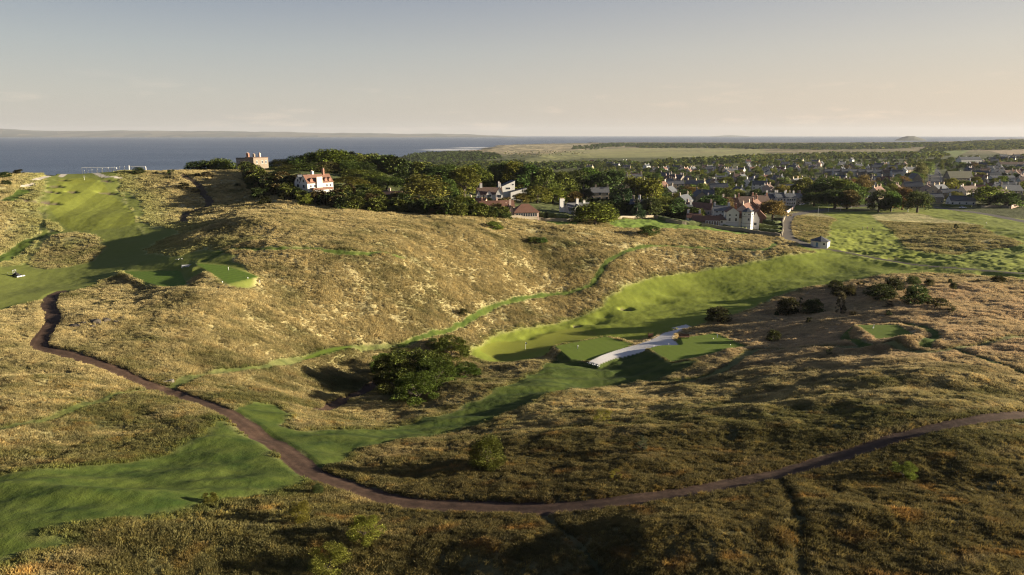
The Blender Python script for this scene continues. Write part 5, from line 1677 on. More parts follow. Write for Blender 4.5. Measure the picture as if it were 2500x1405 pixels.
# ------------------------------------------------------------------ generic village houses and trees filling the gardens
def sight_street(x, y):
    P = np.array([[x, y]])
    return min(line_d(P[:, 0], P[:, 1], STREET, 40)[0] - 9, line_d(P[:, 0], P[:, 1], ROADS[0][0], 40)[0] - 3.6, line_d(P[:, 0], P[:, 1], ROAD2, 40)[0] - 3)


def clear(x, y, r):
    return all((x - a) ** 2 + (y - b_) ** 2 > (r + c) ** 2 for a, b_, c in HOUSES) and sight_street(x, y) > r


PROTO = {}


def proto(k):
    L, D_, ev, rdg, wl, rf, nw, ch = [(7, 4.2, 5.2, 8.6, 'white', 'slate', 3, 2), (6, 4, 5, 8.8, 'cream', 'red', 3, 2), (6.5, 4, 3, 6.6, 'white', 'brown', 3, 1), (8, 4.6, 5.6, 9.6, 'stone', 'slate', 4, 2), (6, 4.5, 5.4, 9, 'pink', 'brown', 3, 2), (9, 4.5, 5.4, 8.8, 'sand', 'grey', 4, 3), (5.5, 4, 4.8, 8.4, 'white', 'red', 2, 2)][k]
    e = empty('house', (0, 0, -500))
    wing(e, -L, L, -D_, D_, ev, rdg, wl, rf, 'x')
    fl = 1 if ev < 4.2 else 2
    for x in np.linspace(-L + 1.5, L - 1.5, nw):
        for f_ in range(fl): window(e, x, -D_ - .01, .9 + 2.8 * f_, 1.2, 1.5, 'f')
    window(e, L + .01, 0, .9, 1.2, 1.5, 'r')
    for i in range(ch): chimney(e, (-L + .7) + i * (2 * L - 1.4) / max(ch - 1, 1), 0, rdg - 1, rdg + 1.8, 1.2, .9, wl, 2)
    return e


HD = [(a_, 0) for a_ in ('slate-roofed white house', 'red-roofed cream house', 'brown-roofed white bungalow', 'slate-roofed grey stone house', 'brown-roofed pink house', 'long grey-roofed sandstone house', 'small red-roofed white house')]


def copy_tree(o, parent=None):
    c = o.copy(); COL.objects.link(c); c.parent = parent
    for ch in list(o.children): copy_tree(ch, c)
    return c


ORD = ['first', 'second', 'third', 'fourth', 'fifth', 'sixth', 'seventh', 'eighth', 'ninth', 'tenth', 'eleventh', 'twelfth', 'thirteenth', 'fourteenth', 'fifteenth', 'sixteenth', 'seventeenth', 'eighteenth', 'nineteenth', 'twentieth']


def ordn(i):
    if i < 20: return ORD[i]
    t_, o_ = divmod(i + 1, 10)
    w = ['', '', 'twent', 'thirt', 'fort', 'fift', 'sixt', 'sevent', 'eight', 'ninet'][t_]
    return w + 'ieth' if o_ == 0 else w + 'y-' + ORD[o_ - 1]


# belts of the village by what they lie between: (name, u range, distance range, houses, trees)
BELTS = [
 ('in the first gardens', (1290, 1800), (480, 640), 14, 30),
 ('west of the wide street', (1480, 2240), (660, 900), 46, 56),
 ('behind the slate terrace', (1560, 2240), (1080, 1420), 66, 46),
 ('along the far village edge', (1420, 2330), (1450, 2000), 34, 44),
 ('east of the wide street', (2300, 2540), (660, 1150), 52, 24),
 ('below the stubble field', (2300, 2540), (1150, 1900), 34, 14),
 ('by the road junction', (1860, 2540), (575, 700), 16, 16),
]
rv = random.Random(11)
protos = [proto(k) for k in range(7)]
for bn, (u0, u1), (d0, d1), nh, ntr in BELTS:
    hs_ = []
    tries = 0
    while len(hs_) < nh and tries < 4000:
        tries += 1
        u = rv.uniform(u0, u1); d = math.sqrt(rv.uniform(d0 * d0, d1 * d1)); x = (u - 1250) / F * d * 1.04
        if not clear(x, d, 9): continue
        k = rv.choices(range(7), [5, 2, 3, 5, 2, 3, 2])[0]
        yw = rv.choice([0, 5, -8, 90, 84, 45, -40, 60]) + rv.uniform(-8, 8)
        hs_.append((x / d, x, d, k, yw)); reg(x, d, 9)
    cnt = {}
    for q, x, d, k, yw in sorted(hs_):
        i = cnt.get(k, 0); cnt[k] = i + 1
        e = copy_tree(protos[k]) if protos[k].location.z > -400 else protos[k]
        e.location = (x, d, gh(x, d)); e.rotation_euler = (0, 0, R(yw)); s_ = rv.uniform(.9, 1.12); e.scale = (s_, s_, s_)
        tag(e, '%s %s, %s such from the left' % (HD[k][0], bn, ordn(i)), 'house', 'village houses ' + bn)
    ts_ = []; tries = 0
    while len(ts_) < ntr and tries < 6000:
        tries += 1
        u = rv.uniform(u0, u1); d = math.sqrt(rv.uniform(d0 * d0, d1 * d1)); x = (u - 1250) / F * d * 1.04
        r_t = rv.uniform(4.6, 7.6)
        if not all((x - a) ** 2 + (d - b_) ** 2 > (r_t * .5 + c * .75) ** 2 for a, b_, c in HOUSES): continue
        if sight_street(x, d) < r_t: continue
        if not all((x - tr_[1]) ** 2 + (d - tr_[2]) ** 2 > 64 for tr_ in ts_): continue
        ts_.append((x / d, x, d, r_t))
    cnt = {}
    for q, x, d, r_t in sorted(ts_):
        ti = rv.choices(['olive', 'green', 'dark', 'gold', 'rust', 'pale'], [5, 4, 4, 1.6, 1.3, 1])[0]
        kd = rv.choices(['broad', 'dome', 'pine', 'fir', 'tall'], [6, 2, 2, 1, 1])[0]
        nm_ = {'olive': 'olive green', 'green': 'mid green', 'dark': 'dark green', 'gold': 'golden', 'rust': 'rusty brown', 'pale': 'pale green'}[ti] + ' ' + {'broad': 'round tree', 'dome': 'spreading tree', 'pine': 'pine', 'fir': 'conifer', 'tall': 'tall tree'}[kd]
        i = cnt.get(nm_, 0); cnt[nm_] = i + 1
        plant(kd, x, d, r_t * 2.2, r_t * rv.uniform(1.25, 1.7), ti, 'tree', '%s %s, %s such from the left' % (nm_, bn, ordn(i)), 'tree', 'village trees ' + bn)
for p_ in protos:
    if p_.location.z < -400:
        for c_ in list(p_.children):
            for g_ in list(c_.children): bpy.data.objects.remove(g_)
            bpy.data.objects.remove(c_)
        bpy.data.objects.remove(p_)

# ------------------------------------------------------------------ far woods: masses of distant trees nobody could count
FW = bpy.data.collections.new('far_wood_trees')
wl_, t, b = newmat('far_leaves')
c = nd(t, 'Attribute', attribute_name='tint', attribute_type='INSTANCER').outputs['Color']
at_ = nd(t, 'Attribute', attribute_name='leafv').outputs['Fac']
vv = nd(t, 'VectorMath', operation='SCALE'); t.links.new(c, vv.inputs[0]); t.links.new(mathn(t, 'ADD', mathn(t, 'MULTIPLY', at_, .9), .5), vv.inputs['Scale'])
t.links.new(vv.outputs[0], b.inputs['Base Color']); b.inputs['Roughness'].default_value = .9
for k, kd in enumerate(('broad', 'dome', 'fir', 'dome')):
    me = crown_mesh('crown', kd, 400 + k, 420, .085); me.materials.clear(); me.materials.append(wl_)
    o = bpy.data.objects.new('wood_%d' % k, me); FW.objects.link(o)


NW = bpy.data.collections.new('near_wood_trees')
for k, kd in enumerate(('broad', 'dome', 'low', 'tall')):
    me = crown_mesh('crown', kd, 430 + k, 2600, .036); me.materials.clear(); me.materials.append(wl_)
    o = bpy.data.objects.new('shrub_%d' % k, me); NW.objects.link(o)


def wood(name, poly, n, hmin, hmax, tints, label, wmul=1.1, avoid=False, coll=None):
    P = np.array(poly)[:, :2]
    x = rng.uniform(P[:, 0].min(), P[:, 0].max(), n * 6); y = rng.uniform(P[:, 1].min(), P[:, 1].max(), n * 6)
    k = poly_sd(x, y, P, 5) > 0
    if avoid:
        for a_, b_, c_ in HOUSES: k &= (x - a_) ** 2 + (y - b_) ** 2 > (c_ * .8 + 2) ** 2
        for P_, w_ in ((STREET, 13), (ROADS[0][0], 7), (ROAD2, 7)): k &= line_d(x, y, P_, 30) > w_
        k &= perlin(x / 70, y / 60, 80) > -.35
    x, y = x[k][:n], y[k][:n]; z = hfin(x, y); h = rng.uniform(hmin, hmax, len(x)); w = h * rng.uniform(.8, 1.2, len(x)) * wmul
    tn = np.array([TINTS[q] for q in tints])[rng.integers(0, len(tints), len(x))] * rng.uniform(.7, 1.1, (len(x), 1))
    scatter(name, np.stack([x, y, z - .3], -1), rng.uniform(0, 6.28, len(x)), np.stack([w, w, h], -1), rng.integers(0, 4, len(x)), tn, coll or FW, label)


def PZ(pts, z): return [pz(u, v, z) for u, v in pts]


wood('headland_wood', PZ([(975, 388), (1010, 379), (1060, 374), (1120, 373), (1180, 376), (1218, 380), (1224, 390), (1180, 394), (1080, 395), (1010, 396)], 8), 700, 7, 13, ['dark', 'dark', 'green'], 'dark wood covering the low headland by the bay')
wood('far_wood', PZ([(1550, 357), (1560, 350.5), (1700, 352), (1900, 354), (2100, 354), (2290, 355), (2300, 361), (2200, 367), (2050, 369), (1870, 366), (1700, 363), (1560, 362)], 15), 3600, 8, 14, ['dark', 'dark', 'olive', 'green'], 'long dark forest belt beyond the far links', 1.5)
wood('far_wood', PZ([(2290, 353), (2400, 349), (2600, 347), (2640, 366), (2480, 367), (2330, 367), (2280, 369), (2240, 370)], 28), 1900, 9, 15, ['dark', 'olive', 'olive'], 'forest behind the stubble field on the right', 1.5)
wood('scrub_wood', PZ([(1395, 362), (1400, 356), (1450, 355), (1480, 359), (1455, 364)], 18), 160, 6, 11, ['dark', 'green'], 'dark wood in front of the dune hill')
wood('scrub_wood', PZ([(1440, 351), (1480, 346), (1540, 346), (1600, 350), (1600, 354), (1470, 354)], 30), 420, 8, 14, ['dark', 'green'], 'wood on top of the far dune hill', 1.4)
wood('scrub_wood', PZ([(1040, 398), (1120, 396), (1250, 398), (1300, 404), (1440, 405), (1480, 402), (1560, 408), (1560, 416), (1400, 420), (1300, 424), (1180, 424), (1060, 418)], 12), 1300, 6, 12, ['dark', 'green', 'olive'], 'scrubby wood between the gardens and the far links')
wood('village_wood', PZ([(1560, 398), (1640, 390), (1760, 384), (1900, 378), (2050, 376), (2180, 377), (2290, 377), (2320, 384), (2280, 392), (2150, 390), (1950, 392), (1750, 400), (1620, 408)], 22), 900, 8, 14, ['dark', 'olive', 'green', 'olive'], 'tree belt along the far side of the village')
wood('shore_scrub', PZ([(1230, 372), (1320, 370), (1420, 372), (1430, 378), (1330, 384), (1240, 386)], 9), 160, 2, 5, ['dark', 'rust', 'olive'], 'low scrub patches on the dunes by the bay')
wood('ridge_wood', [(x, y) for x, y in [(-150, 470), (-95, 462), (-60, 470), (0, 480), (60, 500), (120, 540), (110, 640), (20, 640), (-70, 600), (-140, 560)]], 420, 9, 13, ['dark', 'green', 'olive'], 'hidden back of the wood behind the first gardens', 1.1, False, NW)

wood('garden_trees', [((u - 1250) / F * d_ * 1.04, d_) for u, d_ in [(1290, 470), (1600, 470), (1700, 480), (1860, 560), (2080, 600), (2540, 600), (2560, 1500), (2300, 1900), (1450, 1900), (1380, 900)]], 1150, 4.5, 9.5, ['dark', 'olive', 'green', 'olive', 'green'], 'smaller garden trees and shrubs filling the village', 1.15, True, NW)

_ed = [p[:2] for p in hits([(600, 440), (625, 462), (660, 478), (720, 492), (770, 502), (840, 512), (900, 516), (1000, 522), (1100, 528), (1240, 535)])]
_bk = [(a_ * (1 + 45 / math.hypot(a_, b_)), b_ * (1 + 45 / math.hypot(a_, b_))) for a_, b_ in _ed[::-1]]
wood('garden_scrub', _ed + _bk, 330, 2.2, 6.5, ['olive', 'dark', 'green', 'olive', 'rust'], 'shrubbery along the garden edges behind the hill crest', 1.4, True, NW)
_ed = [p[:2] for p in hits([(1415, 533), (1500, 528), (1600, 528), (1700, 538), (1720, 545)])]
_bk = [(a_ * (1 + 70 / math.hypot(a_, b_)), b_ * (1 + 70 / math.hypot(a_, b_))) for a_, b_ in _ed[::-1]]
wood('garden_scrub', _ed + _bk, 170, 2.5, 7, ['olive', 'dark', 'green', 'dark'], 'shrubbery behind the lawn wall', 1.3, True, NW)

# ------------------------------------------------------------------ walls, hedges
def ribbon_wall(name, pts, w, h, mat, label, cat, wob=.0, rnd=False, dm=30000):
    P = smooth_line([hit(u, v, 20, dm) for u, v in pts], 8)
    m = MB(); n_ = len(P)
    for i in range(n_):
        a = P[min(i + 1, n_ - 1)] - P[max(i - 1, 0)]; a /= np.linalg.norm(a) + 1e-9; q = np.array([-a[1], a[0]])
        z = gh(P[i][0], P[i][1]); hh = h * (1 + wob * random.uniform(-1, 1)); ww = w * (1 + wob * .5 * random.uniform(-1, 1))
        if rnd: pr = [(-.5, -.4), (-.55, .55), (-.4, .9), (0, 1.0), (.4, .9), (.55, .55), (.5, -.4)]
        else: pr = [(-.5, -.4), (-.5, .86), (-.62, .861), (-.62, 1.0), (.62, 1.0), (.62, .861), (.5, .86), (.5, -.4)]
        for s_, f_ in pr: m.v.append((P[i][0] + q[0] * ww * s_, P[i][1] + q[1] * ww * s_, z + hh * f_))
    c = len(pr)
    for i in range(n_ - 1):
        for j in range(c - 1): m.face(i * c + j, i * c + j + 1, (i + 1) * c + j + 1, (i + 1) * c + j)
    m.face(*range(c)); m.face(*[(n_ - 1) * c + j for j in reversed(range(c))])
    o = m.build(name, mat); tag(o, label, cat)
    return o, P


def hedge_leaf():
    m, t, b = newmat('hedge_leaves'); geo = nd(t, 'NewGeometry').outputs['Position']
    t.links.new(ramp(t, noise(t, geo, 3, 5, .7), [(.3, (.05, .07, .015)), (.7, (.14, .16, .03))]), b.inputs['Base Color']); b.inputs['Roughness'].default_value = .9
    bp_ = nd(t, 'Bump'); bp_.inputs['Distance'].default_value = .5; t.links.new(noise(t, geo, 4, 4), bp_.inputs['Height']); t.links.new(bp_.outputs[0], b.inputs['Normal'])
    return m


HM_ = hedge_leaf(); SW = wallmat('rubble_stone', (.26, .22, .16), .35, 3)
for a in [
 ([(1245,533),(1310,538),(1345,540),(1400,541)], .5, 1.5, SW, 'pale rubble garden wall under the red hipped roof', 'wall'),
 ([(1498,535),(1540,534),(1595,532)], .5, 1.4, SW, 'sunlit garden wall between great bush and tower lawn', 'wall'),
 ([(1598,534),(1650,546),(1710,553),(1780,562),(1850,571),(1905,580)], .6, 1.7, SW, 'long grey garden wall along the lawn under the tower house', 'wall'),
 ([(1908,578),(1912,560),(1911,546),(1916,532)], .5, 1.6, SW, 'wall with pale coping along the left side of the road bend', 'wall'),
 ([(1920,522),(1932,514),(1940,506)], .5, 1.8, WM['pink'], 'pink lit wall at the road bend before the white terrace', 'wall'),
 ([(1975,500),(1990,496)], .5, 1.4, WM['sand'], 'short sand coloured wall right of the parked cars', 'wall'),
 ([(2395,508),(2440,507),(2465,510)], .5, 1.8, SW, 'dark boundary wall under the roadside trees', 'wall'),
 ([(2468,510),(2500,502),(2530,496)], .5, 2.4, WM['pink'], 'bright pink wall at the right edge by the road', 'wall'),
]: ribbon_wall('garden_wall', a[0], a[1], a[2], a[3], a[4], a[5])
for a in [
 ([(1304,528),(1322,530),(1332,533)], 4, 2.6, 'rounded clipped hedge right of the red hipped roof'),
 ([(1336,533),(1350,534)], 4.5, 3.4, 'dome clipped shrub between two hedges'),
 ([(1352,536),(1370,536),(1386,538)], 4.5, 2.8, 'long rounded hedge before the slate house'),
 ([(1610,536),(1660,546),(1710,552)], 3, 2.2, 'dark straight hedge behind the lawn wall'),
 ([(1855,545),(1885,549),(1903,549)], 3, 2.4, 'upper hedge row in the terraced garden right of the tower'),
 ([(1852,556),(1880,560),(1904,562)], 3, 2.4, 'middle hedge row in the terraced garden right of the tower'),
 ([(1858,566),(1885,570),(1905,572)], 3, 2.2, 'lower hedge row in the terraced garden right of the tower'),
 ([(1766,556),(1800,562),(1822,564)], 3.4, 1.8, 'dark hedge at the foot of the tower house'),
 ([(2300,503),(2345,505),(2372,506)], 2, 1.6, 'dark hedge before the white road cottage'),
]: ribbon_wall('hedge', a[0], a[1], a[2], HM_, a[3], 'hedge', .08, True)

# ------------------------------------------------------------------ poles, flag, posts
def pole(name, u, v, h, r, mat, label, cat='pole', group=None, ball=False, dm=30000):
    x, y, z = hit(u, v, 20, dm)
    e = empty(name, (x, y, z)); tag(e, label, cat, group)
    m = MB(); m.bar((0, 0, -.3), (0, 0, h), r, 8, 0, r * .6); m.build('shaft', mat, e)
    m = MB(); m.prism(8, 0, 0, r * 1.9, r * 1.5, -.1, .35); m.build('base', DARKP if ball else mat, e)
    return e


PG = 'slim lamp posts along the village green'
for u, v, h, lb in [(1997, 523, 5.2, 'nearest slim pole beside the road bend'), (2022, 518, 4.8, 'second slim pole from the road bend'), (2052, 515, 5.2, 'third slim pole from the road bend'), (2078, 509, 4.4, 'fourth slim pole, before the green cottage'), (2093, 503, 5.5, 'slim pole standing right before the brown roof of the green cottage')]:
    e = pole('lamp_post', u, v, h, .09, METAL, lb, 'lamp post', PG); m = MB(); m.box(-.05, .7, -.08, .08, h - .1, h + .06); m.build('lamp', METAL, e)
pole('flag_mast', 2216, 517, 12.5, .2, WHITE, 'tall bare white mast on the village green before the dark tree', 'mast')
x, y, z = hit(1283, 853)
e = empty('flagstick', (x, y, z)); tag(e, 'white flag on its stick in the putting green', 'flagstick')
m = MB(); m.bar((0, 0, 0), (0, 0, 2.3), .03, 6); m.build('stick', WHITE, e)
m = MB()
for i in range(5):
    for j in range(2): m.v.append((i * .11, .04 * math.sin(i * 1.3), 1.75 + j * .5 - i * .03))
for i in range(4): m.face(i * 2, i * 2 + 2, i * 2 + 3, i * 2 + 1)
m.build('flag', WHITE, e)
for u, v, lb in [(1288, 848, ''), ]: pass
x, y, z = hit(206, 440, 20, 440)
e = empty('flagstick', (x, y, z)); tag(e, 'small white flag on the far hilltop green', 'flagstick'); m = MB(); m.bar((0, 0, 0), (0, 0, 2.2), .05, 6); m.build('stick', WHITE, e)
m = MB(); m.box(0, .5, -.02, .02, 1.7, 2.15); m.build('flag', WHITE, e)

# white post and rail frames on the hilltop
def frame_set(label, xs0, xs1, n0, u0, v0, u1, v1, height, legs):
    a = pd(u0, v0, 404); b_ = pd(u1, v1, 404)
    za = max(gh(a[0], 404), gh(b_[0], 404)) - .2
    e = empty('rail_frame', (a[0], 404, za)); tag(e, label, 'frame')
    Lx = b_[0] - a[0]
    for i in range(n0):
        x = Lx * i / (n0 - 1)
        m = MB()
        if legs and i in legs:
            m.bar((-.9, 0, -.8), (0, 0, height), .16); m.bar((.9, 0, -.8), (0, 0, height), .16); m.bar((-.7, 0, .3), (.7, 0, .3), .12)
        else: m.bar((0, 0, -1.5), (0, 0, height), .15)
        m.build('post', WHITE, e, (x, 0, 0))
    m = MB(); m.bar((0, 0, height), (Lx, 0, height), .16); m.build('rail', WHITE, e)
    return e


frame_set('long white post and rail frame on the hilltop with tent shaped legs at one end', 0, 0, 8, 199, 408, 284, 408, 4.2, (6, 7))
frame_set('shorter white post and rail frame at the right of the hilltop', 0, 0, 7, 318, 410, 356, 410, 3.2, ())
PS = 'free standing white posts before the rail frame'
for i, (u, v) in enumerate([(205, 415), (214, 417), (224, 419), (237, 419), (250, 420), (264, 420), (280, 419), (292, 418), (304, 417), (315, 415)]):
    x, y, z = pd(u, v, 394); z = gh(x, y)
    m = MB(); m.bar((0, 0, -.5), (.25, 0, 3.1), .17); m.box(-.3, .3, -.2, .2, -.3, .25); o = m.build('white_post', WHITE, None, (x, y, z))
    tag(o, '%s from the left of the free standing white posts on the hilltop' % ORD[i], 'post', PS)

# ------------------------------------------------------------------ course furniture
x, y, z = hit(457, 655)
e = empty('slatted_bench', (x, y, z), R(14)); tag(e, 'pale slatted rack like bench between the two upper tees', 'bench')
for i in range(7):
    m = MB(); m.box(-.09, .09, -.5, .5, .42, .5); m.build('slat', METAL, e, (-1.5 + i * .5, 0, 0))
for sx_ in (-1.45, 1.45):
    m = MB(); m.box(-.05, .05, -.45, .45, 0, .41); m.build('leg', METAL, e, (sx_, 0, 0))
m = MB(); m.box(-1.6, 1.6, .42, .5, .5, 1.0); m.build('backrest', METAL, e)
for i, (u, v, lb) in enumerate([(1588, 826, 'left'), (1670, 826, 'right')]):
    x, y, z = hit(u, v)
    if i == 0:
        e = empty('notice_board', (x, y, z), R(10)); tag(e, 'brown upright notice board left of the white gravel path', 'sign')
        m = MB(); m.box(-.8, .8, -.3, .3, .1, 1.5); m.build('board', WOOD, e)
        for sx_ in (-.7, .95): m = MB(); m.box(-.07, .07, -.07, .07, -.2, 1.9); m.build('post', WOOD, e, (sx_, .4, 0))
    else:
        e = empty('wooden_bench', (x, y, z), R(-12)); tag(e, 'brown wooden bench with a sloping back right of the white gravel path', 'bench')
        m = MB(); m.box(-1.5, 1.5, -.4, .4, .4, .5); m.build('seat', WOOD, e)
        m = MB(); m.box(-1.5, 1.5, 0, .08, 0, .75); q = m.build('backrest', WOOD, e, (0, .36, .5)); q.rotation_euler = (-.35, 0, 0)
        for sx_ in (-1.2, 1.2): m = MB(); m.box(-.08, .08, -.38, .38, -.2, .4); m.build('leg', DARKP, e, (sx_, 0, 0))
STN = 'white stones at the end of the gravel path'
for i in range(8):
    u = 1434 + i * 4.0; v = 887 + i * 1.15; x, y, z = hit(u, v)
    m = MB(); m.prism(6, 0, 0, .16, .1, 0, .22, 0, i); o = m.build('white_stone', WHITE, None, (x, y, z)); tag(o, '%s white stone from the left at the near end of the gravel path' % ORD[i], 'stone', STN)
TMK = [(1596, 846, 'near the gravel on the right long tee'), (1632, 842, 'on the upper edge of the right long tee'), (1741, 828, 'at the far corner of the right long tee'), (1783, 843, 'in the shaded part of the right long tee'), (2131, 802, 'on the square tee on the right'), (605, 680, 'near the right end of the upper right tee'), (543, 690, 'at the low corner of the upper right tee'), (1411, 846, 'on the edge of the left tee by the gravel')]
for u, v, w_ in TMK:
    x, y, z = hit(u, v); m = MB(); m.prism(8, 0, 0, .12, .14, 0, .2); m.prism(8, 0, 0, .14, .04, .201, .32); o = m.build('tee_marker', WHITE, None, (x, y, z)); tag(o, 'small white tee marker ' + w_, 'tee marker', 'white tee markers')
for u, v, h, w_ in [(558, 660, .9, 'beside the upper right tee, its far one'), (634, 692, .9, 'at the right corner of the upper right tee'), (1751, 826, 1.1, 'on the rim of the right long tee'), (2133, 801, 1.0, 'behind the square tee'), (1410, 852, 1.0, 'on the rim of the left tee by the gravel')]:
    x, y, z = hit(u, v); m = MB(); m.box(-.09, .09, -.06, .06, 0, h); m.box(-.14, .14, -.07, .07, h + .002, h + .06); o = m.build('marker_post', WHITE, None, (x, y, z)); tag(o, 'short pale marker post ' + w_, 'post', 'pale marker posts by the tees')
for i, (u, v) in enumerate([(430, 635), (435, 634.4), (439, 633.6), (444, 633)]):
    x, y, z = hit(u, v); m = MB(); m.prism(6, 0, 0, .12, .08, 0, .28); o = m.build('tee_marker', WHITE, None, (x, y, z)); tag(o, '%s of four little white markers in a row on the shaded turf' % ORD[i], 'tee marker', 'four little white markers')
x, y, z = hit(408, 932)
e = empty('drain_pipe_end', (x, y, z), R(28)); tag(e, 'pale concrete slab with a dark pipe mouth beside the earth path', 'drain')
m = MB(); m.box(-1.3, 1.3, -.5, .5, -.2, .25, 0, .12); m.build('slab', WM['stone'], e); m = MB(); m.prism(10, .6, -.4, .32, .32, .26, .3); m.build('pipe_mouth', BLACK, e)

RK = wallmat('outcrop_rock', (.075, .062, .048), .4, 2.5)
for i, (u, v, s_) in enumerate([(185, 797, .9), (205, 790, .7), (232, 786, 1.0), (258, 782, .8), (285, 786, .6), (225, 798, .6), (300, 778, .6)]):
    x, y, z = hit(u, v); g3 = np.random.default_rng(i); m = MB(); n3 = 9
    for k_, (zz, r3) in enumerate([(-.3, 1.2), (.25, 1.05), (.55, .6)]):
        for j in range(n3): a3 = 2 * math.pi * j / n3; q3 = r3 * s_ * g3.uniform(.7, 1.25); m.v.append((q3 * math.cos(a3) * 1.5, q3 * math.sin(a3), zz * s_ + g3.uniform(-.12, .12)))
    for k_ in range(2):
        for j in range(n3): m.face(k_ * n3 + j, k_ * n3 + (j + 1) % n3, (k_ + 1) * n3 + (j + 1) % n3, (k_ + 1) * n3 + j)
    m.face(*[2 * n3 + j for j in range(n3)])
    o = m.build('rock', RK, None, (x, y, z)); tag(o, '%s dark rock of the outcrop right of the earth path bend' % ORD[i], 'rock', 'rocks of the outcrop')

# mower with its rider
x, y, z = hit(42, 676)
e = empty('greens_mower', (x, y, z), R(-18)); tag(e, 'ride-on mower with outrigger arms parked on the shaded fairway at left', 'mower')
m = MB(); m.box(-1.2, .3, -.5, .5, .45, 1.05, 0, .06); m.build('body', BLACK, e); m = MB(); m.box(.3, 1.1, -.4, .4, .4, .75, 0, .05); m.build('hood', DARKP, e)
m = MB(); m.box(-.3, .2, -.25, .25, 1.05, 1.2); m.box(-.42, -.3, -.25, .25, 1.05, 1.65); m.build('seat', BLACK, e)
for wx in (-.95, .85):
    for wy in (-.62, .62):
        m = MB(); m.bar((0, -.14, .38), (0, .14, .38), .38, 12); m.build('wheel', BLACK, e, (wx, wy, 0))
m = MB()
for a_, b_ in (((-.9, -.5, 1.0), (-.9, -.5, 2.1)), ((-.9, .5, 1.0), (-.9, .5, 2.1)), ((-.9, -.5, 2.1), (-.9, .5, 2.1))): m.bar(a_, b_, .05)
m.build('roll_bar', METAL, e)
for sx_, s_ in ((-1.6, 1), (-1.2, -1)):
    m = MB(); m.bar((-.8, 0, .8), (-2.6, s_ * 1.1, 1.3), .06); m.build('arm', METAL, e)
for wy in (-.9, 0, .9): m = MB(); m.box(-.3, .3, -.4, .4, .12, .42, 0, .05); m.build('cutting_unit', METAL, e, (1.5, wy, 0))


def person(x, y, z, rz, label, top, legs, stride=.25, arm=.3, sit=False):
    V_, E_, Rr = [], [], []

    def jt(p, r, par=None):
        V_.append(p); Rr.append(r)
        if par is not None: E_.append((par, len(V_) - 1))
        return len(V_) - 1
    pe = jt((0, 0, .95), .13); ch = jt((0, 0, 1.32), .16, pe); nk = jt((0, 0, 1.5), .06, ch); hd = jt((0, .01, 1.64), .095, nk); jt((0, .01, 1.74), .08, hd)
    for s_ in (-1, 1):
        hp = jt((s_ * .1, 0, .9), .09, pe); kn = jt((s_ * .12, s_ * stride * .5 + .03, .5), .06, hp); an = jt((s_ * .12, s_ * stride, .08), .042, kn); jt((s_ * .12, s_ * stride + .16, .04), .035, an)
        sh = jt((s_ * .2, 0, 1.42), .06, ch); el = jt((s_ * .27, arm * .3, 1.15), .042, sh); hn = jt((s_ * .24, arm, .95), .03, el)
    me = bpy.data.meshes.new('person'); me.from_pydata(V_, E_, [])
    o = bpy.data.objects.new('person', me); COL.objects.link(o)
    sk = o.modifiers.new('skin', 'SKIN')
    if not me.skin_vertices: me.attributes.new('skin', 'FLOAT', 'POINT')
    for i, r in enumerate(Rr):
        if me.skin_vertices: me.skin_vertices[0].data[i].radius = (r, r)
    if me.skin_vertices: me.skin_vertices[0].data[0].use_root = True
    ss = o.modifiers.new('subdivision', 'SUBSURF'); ss.levels = ss.render_levels = 1
    m_, t, b = newmat('clothes'); co = nd(t, 'TexCoord').outputs['Object']; s2 = nd(t, 'SeparateXYZ'); t.links.new(co, s2.inputs[0])
    f_ = mathn(t, 'MULTIPLY', s2.outputs['Z'], .5)
    cr = nd(t, 'ValToRGB'); cr.color_ramp.interpolation = 'CONSTANT'; el_ = cr.color_ramp.elements
    for _ in range(2): el_.new(.5)
    for k_, (p, c_) in enumerate([(0, (.02, .02, .02)), (.06, legs), (.48, top), (.765, (.5, .33, .24))]): el_[k_].position = p; el_[k_].color = c_ + (1,)
    t.links.new(f_, cr.inputs[0]); t.links.new(cr.outputs[0], b.inputs['Base Color']); me.materials.append(m_)
    o.location = (x, y, z); o.rotation_euler = (0, 0, rz); tag(o, label, 'person')
    return o


for u, v, rz, lb, tp, lg in [(2106, 562, .5, 'person in dark clothes, the left of three walkers on the links', (.04, .04, .06), (.03, .03, .04)), (2117, 561, 1.2, 'person in a reddish top between two darker walkers on the links', (.25, .08, .05), (.05, .05, .05)),
                             (2130, 564, 2.0, 'person in dark clothes with a bag, right of the three walkers', (.02, .02, .03), (.03, .03, .03)), (2407, 550, .3, 'person in black alone on the far right links turf', (.02, .02, .03), (.02, .02, .02))]:
    x, y, z = hit(u, v); person(x, y, z, rz, lb, tp, lg)

# ------------------------------------------------------------------ cars
CG = wallmat('car_glass', (.03, .03, .04), .05, 1, .15)


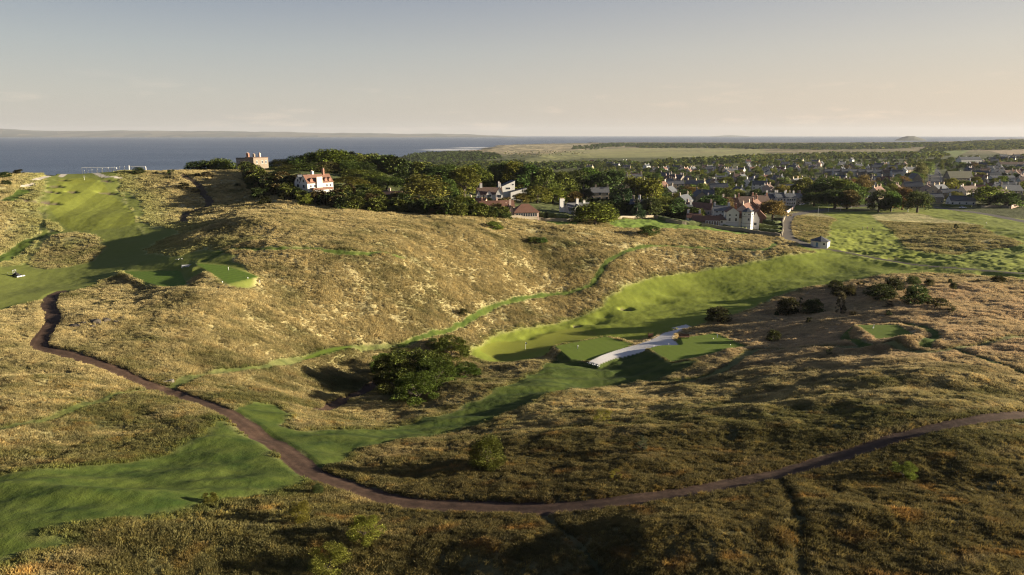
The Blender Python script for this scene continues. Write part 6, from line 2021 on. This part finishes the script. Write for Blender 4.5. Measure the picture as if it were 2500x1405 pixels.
def car(x, y, rz, col, label, group=None, cat='car'):
    z = gh(x, y); e = empty('parked_car', (x, y, z + .02), rz); tag(e, label, cat, group)
    m = MB(); m.box(-2.15, 2.15, -.88, .88, .28, .82, 0, .05); m.build('body', col, e)
    m = MB(); k = 0; m.v += [(-1.7, -.8, .821), (1.0, -.8, .821), (1.0, .8, .821), (-1.7, .8, .821), (-1.25, -.66, 1.38), (.25, -.66, 1.38), (.25, .66, 1.38), (-1.25, .66, 1.38)]
    for q in ((0, 1, 5, 4), (1, 2, 6, 5), (2, 3, 7, 6), (3, 0, 4, 7)): m.face(*q)
    m.build('window', CG, e)
    m = MB(); m.box(-1.28, .28, -.68, .68, 1.381, 1.44, 0, .05); m.build('roof', col, e)
    for wx in (-1.35, 1.35):
        for wy in (-.84, .84): m = MB(); m.bar((0, -.1, .32), (0, .1, .32), .33, 12); m.build('wheel', BLACK, e, (wx, wy, 0))
    for wy in (-.6, .6): m = MB(); m.box(2.12, 2.19, -.18, .18, .5, .66); m.build('headlight', WHITE, e, (0, wy, 0))
    return e


CP_ = [wallmat('car_paint_%s' % n_, c_, .02, 1, .35) for n_, c_ in [('white', (.75, .75, .75)), ('silver', (.45, .46, .48)), ('black', (.03, .03, .035)), ('red', (.35, .03, .02)), ('blue', (.05, .09, .2))]]
for u, v, rz, c_, lb in [(1660, 489, .1, 0, 'white car parked behind the garden wall, the left of two'), (1676, 492, .2, 0, 'white car parked behind the garden wall, the right of two'), (2350, 509, -.1, 0, 'white car passing the long road cottage'), (2252, 506, .2, 3, 'red car parked under the dark round tree'),
                         (1957, 501, .7, 0, 'white car at the road bend, nearest the pink wall'), (1965, 499, .7, 1, 'silver car second from the pink wall at the bend'), (1972, 497, .7, 0, 'white car third from the pink wall at the bend'), (2262, 503, .1, 1, 'silver car right of the red one under the tree'), (1601, 484, .0, 1, 'silver car in the lane above the stone gables')]:
    x, y, z = hit(u, v); car(x, y, rz, CP_[c_], lb)
SP_ = np.array(STREET); side_cols = [0, 1, 2, 1, 0, 3, 2, 4, 0, 1, 2, 0, 1, 4]
cum = np.concatenate([[0], np.cumsum(np.hypot(*np.diff(SP_, axis=0).T))])
tot = cum[-1]
for sd_ in (-1, 1):
    for i in range(12):
        s_ = tot * (.22 + .05 * i + .01 * sd_)
        px, py = np.interp(s_, cum, SP_[:, 0]), np.interp(s_, cum, SP_[:, 1]); qx, qy = np.interp(s_ + 2, cum, SP_[:, 0]), np.interp(s_ + 2, cum, SP_[:, 1])
        a_ = math.atan2(qy - py, qx - px); k_ = side_cols[(i * 3 + (sd_ > 0) * 5) % 14]
        car(px - math.sin(a_) * 6.2 * sd_, py + math.cos(a_) * 6.2 * sd_, a_, CP_[k_], '%s car in the %s kerb row of the wide street, %s from its far end' % (['white', 'silver', 'black', 'red', 'blue'][k_], 'left' if sd_ > 0 else 'right', ORD[i]), 'cars parked along the wide street')

# ------------------------------------------------------------------ haze
m = MB(); m.box(-42000, 42000, -600, 41000, -15, 480)
o = m.build('haze', None); me = o.data; me.materials.clear()
hz, t, b = newmat('haze'); out = [q for q in t.nodes if q.type == 'OUTPUT_MATERIAL'][0]; t.nodes.remove(b)
pv = nd(t, 'VolumePrincipled'); pv.inputs['Density'].default_value = 0.000021; pv.inputs['Color'].default_value = (.56, .58, .64, 1); pv.inputs['Anisotropy'].default_value = .1
t.links.new(pv.outputs[0], out.inputs['Volume']); me.materials.append(hz); tag(o, kind='stuff')
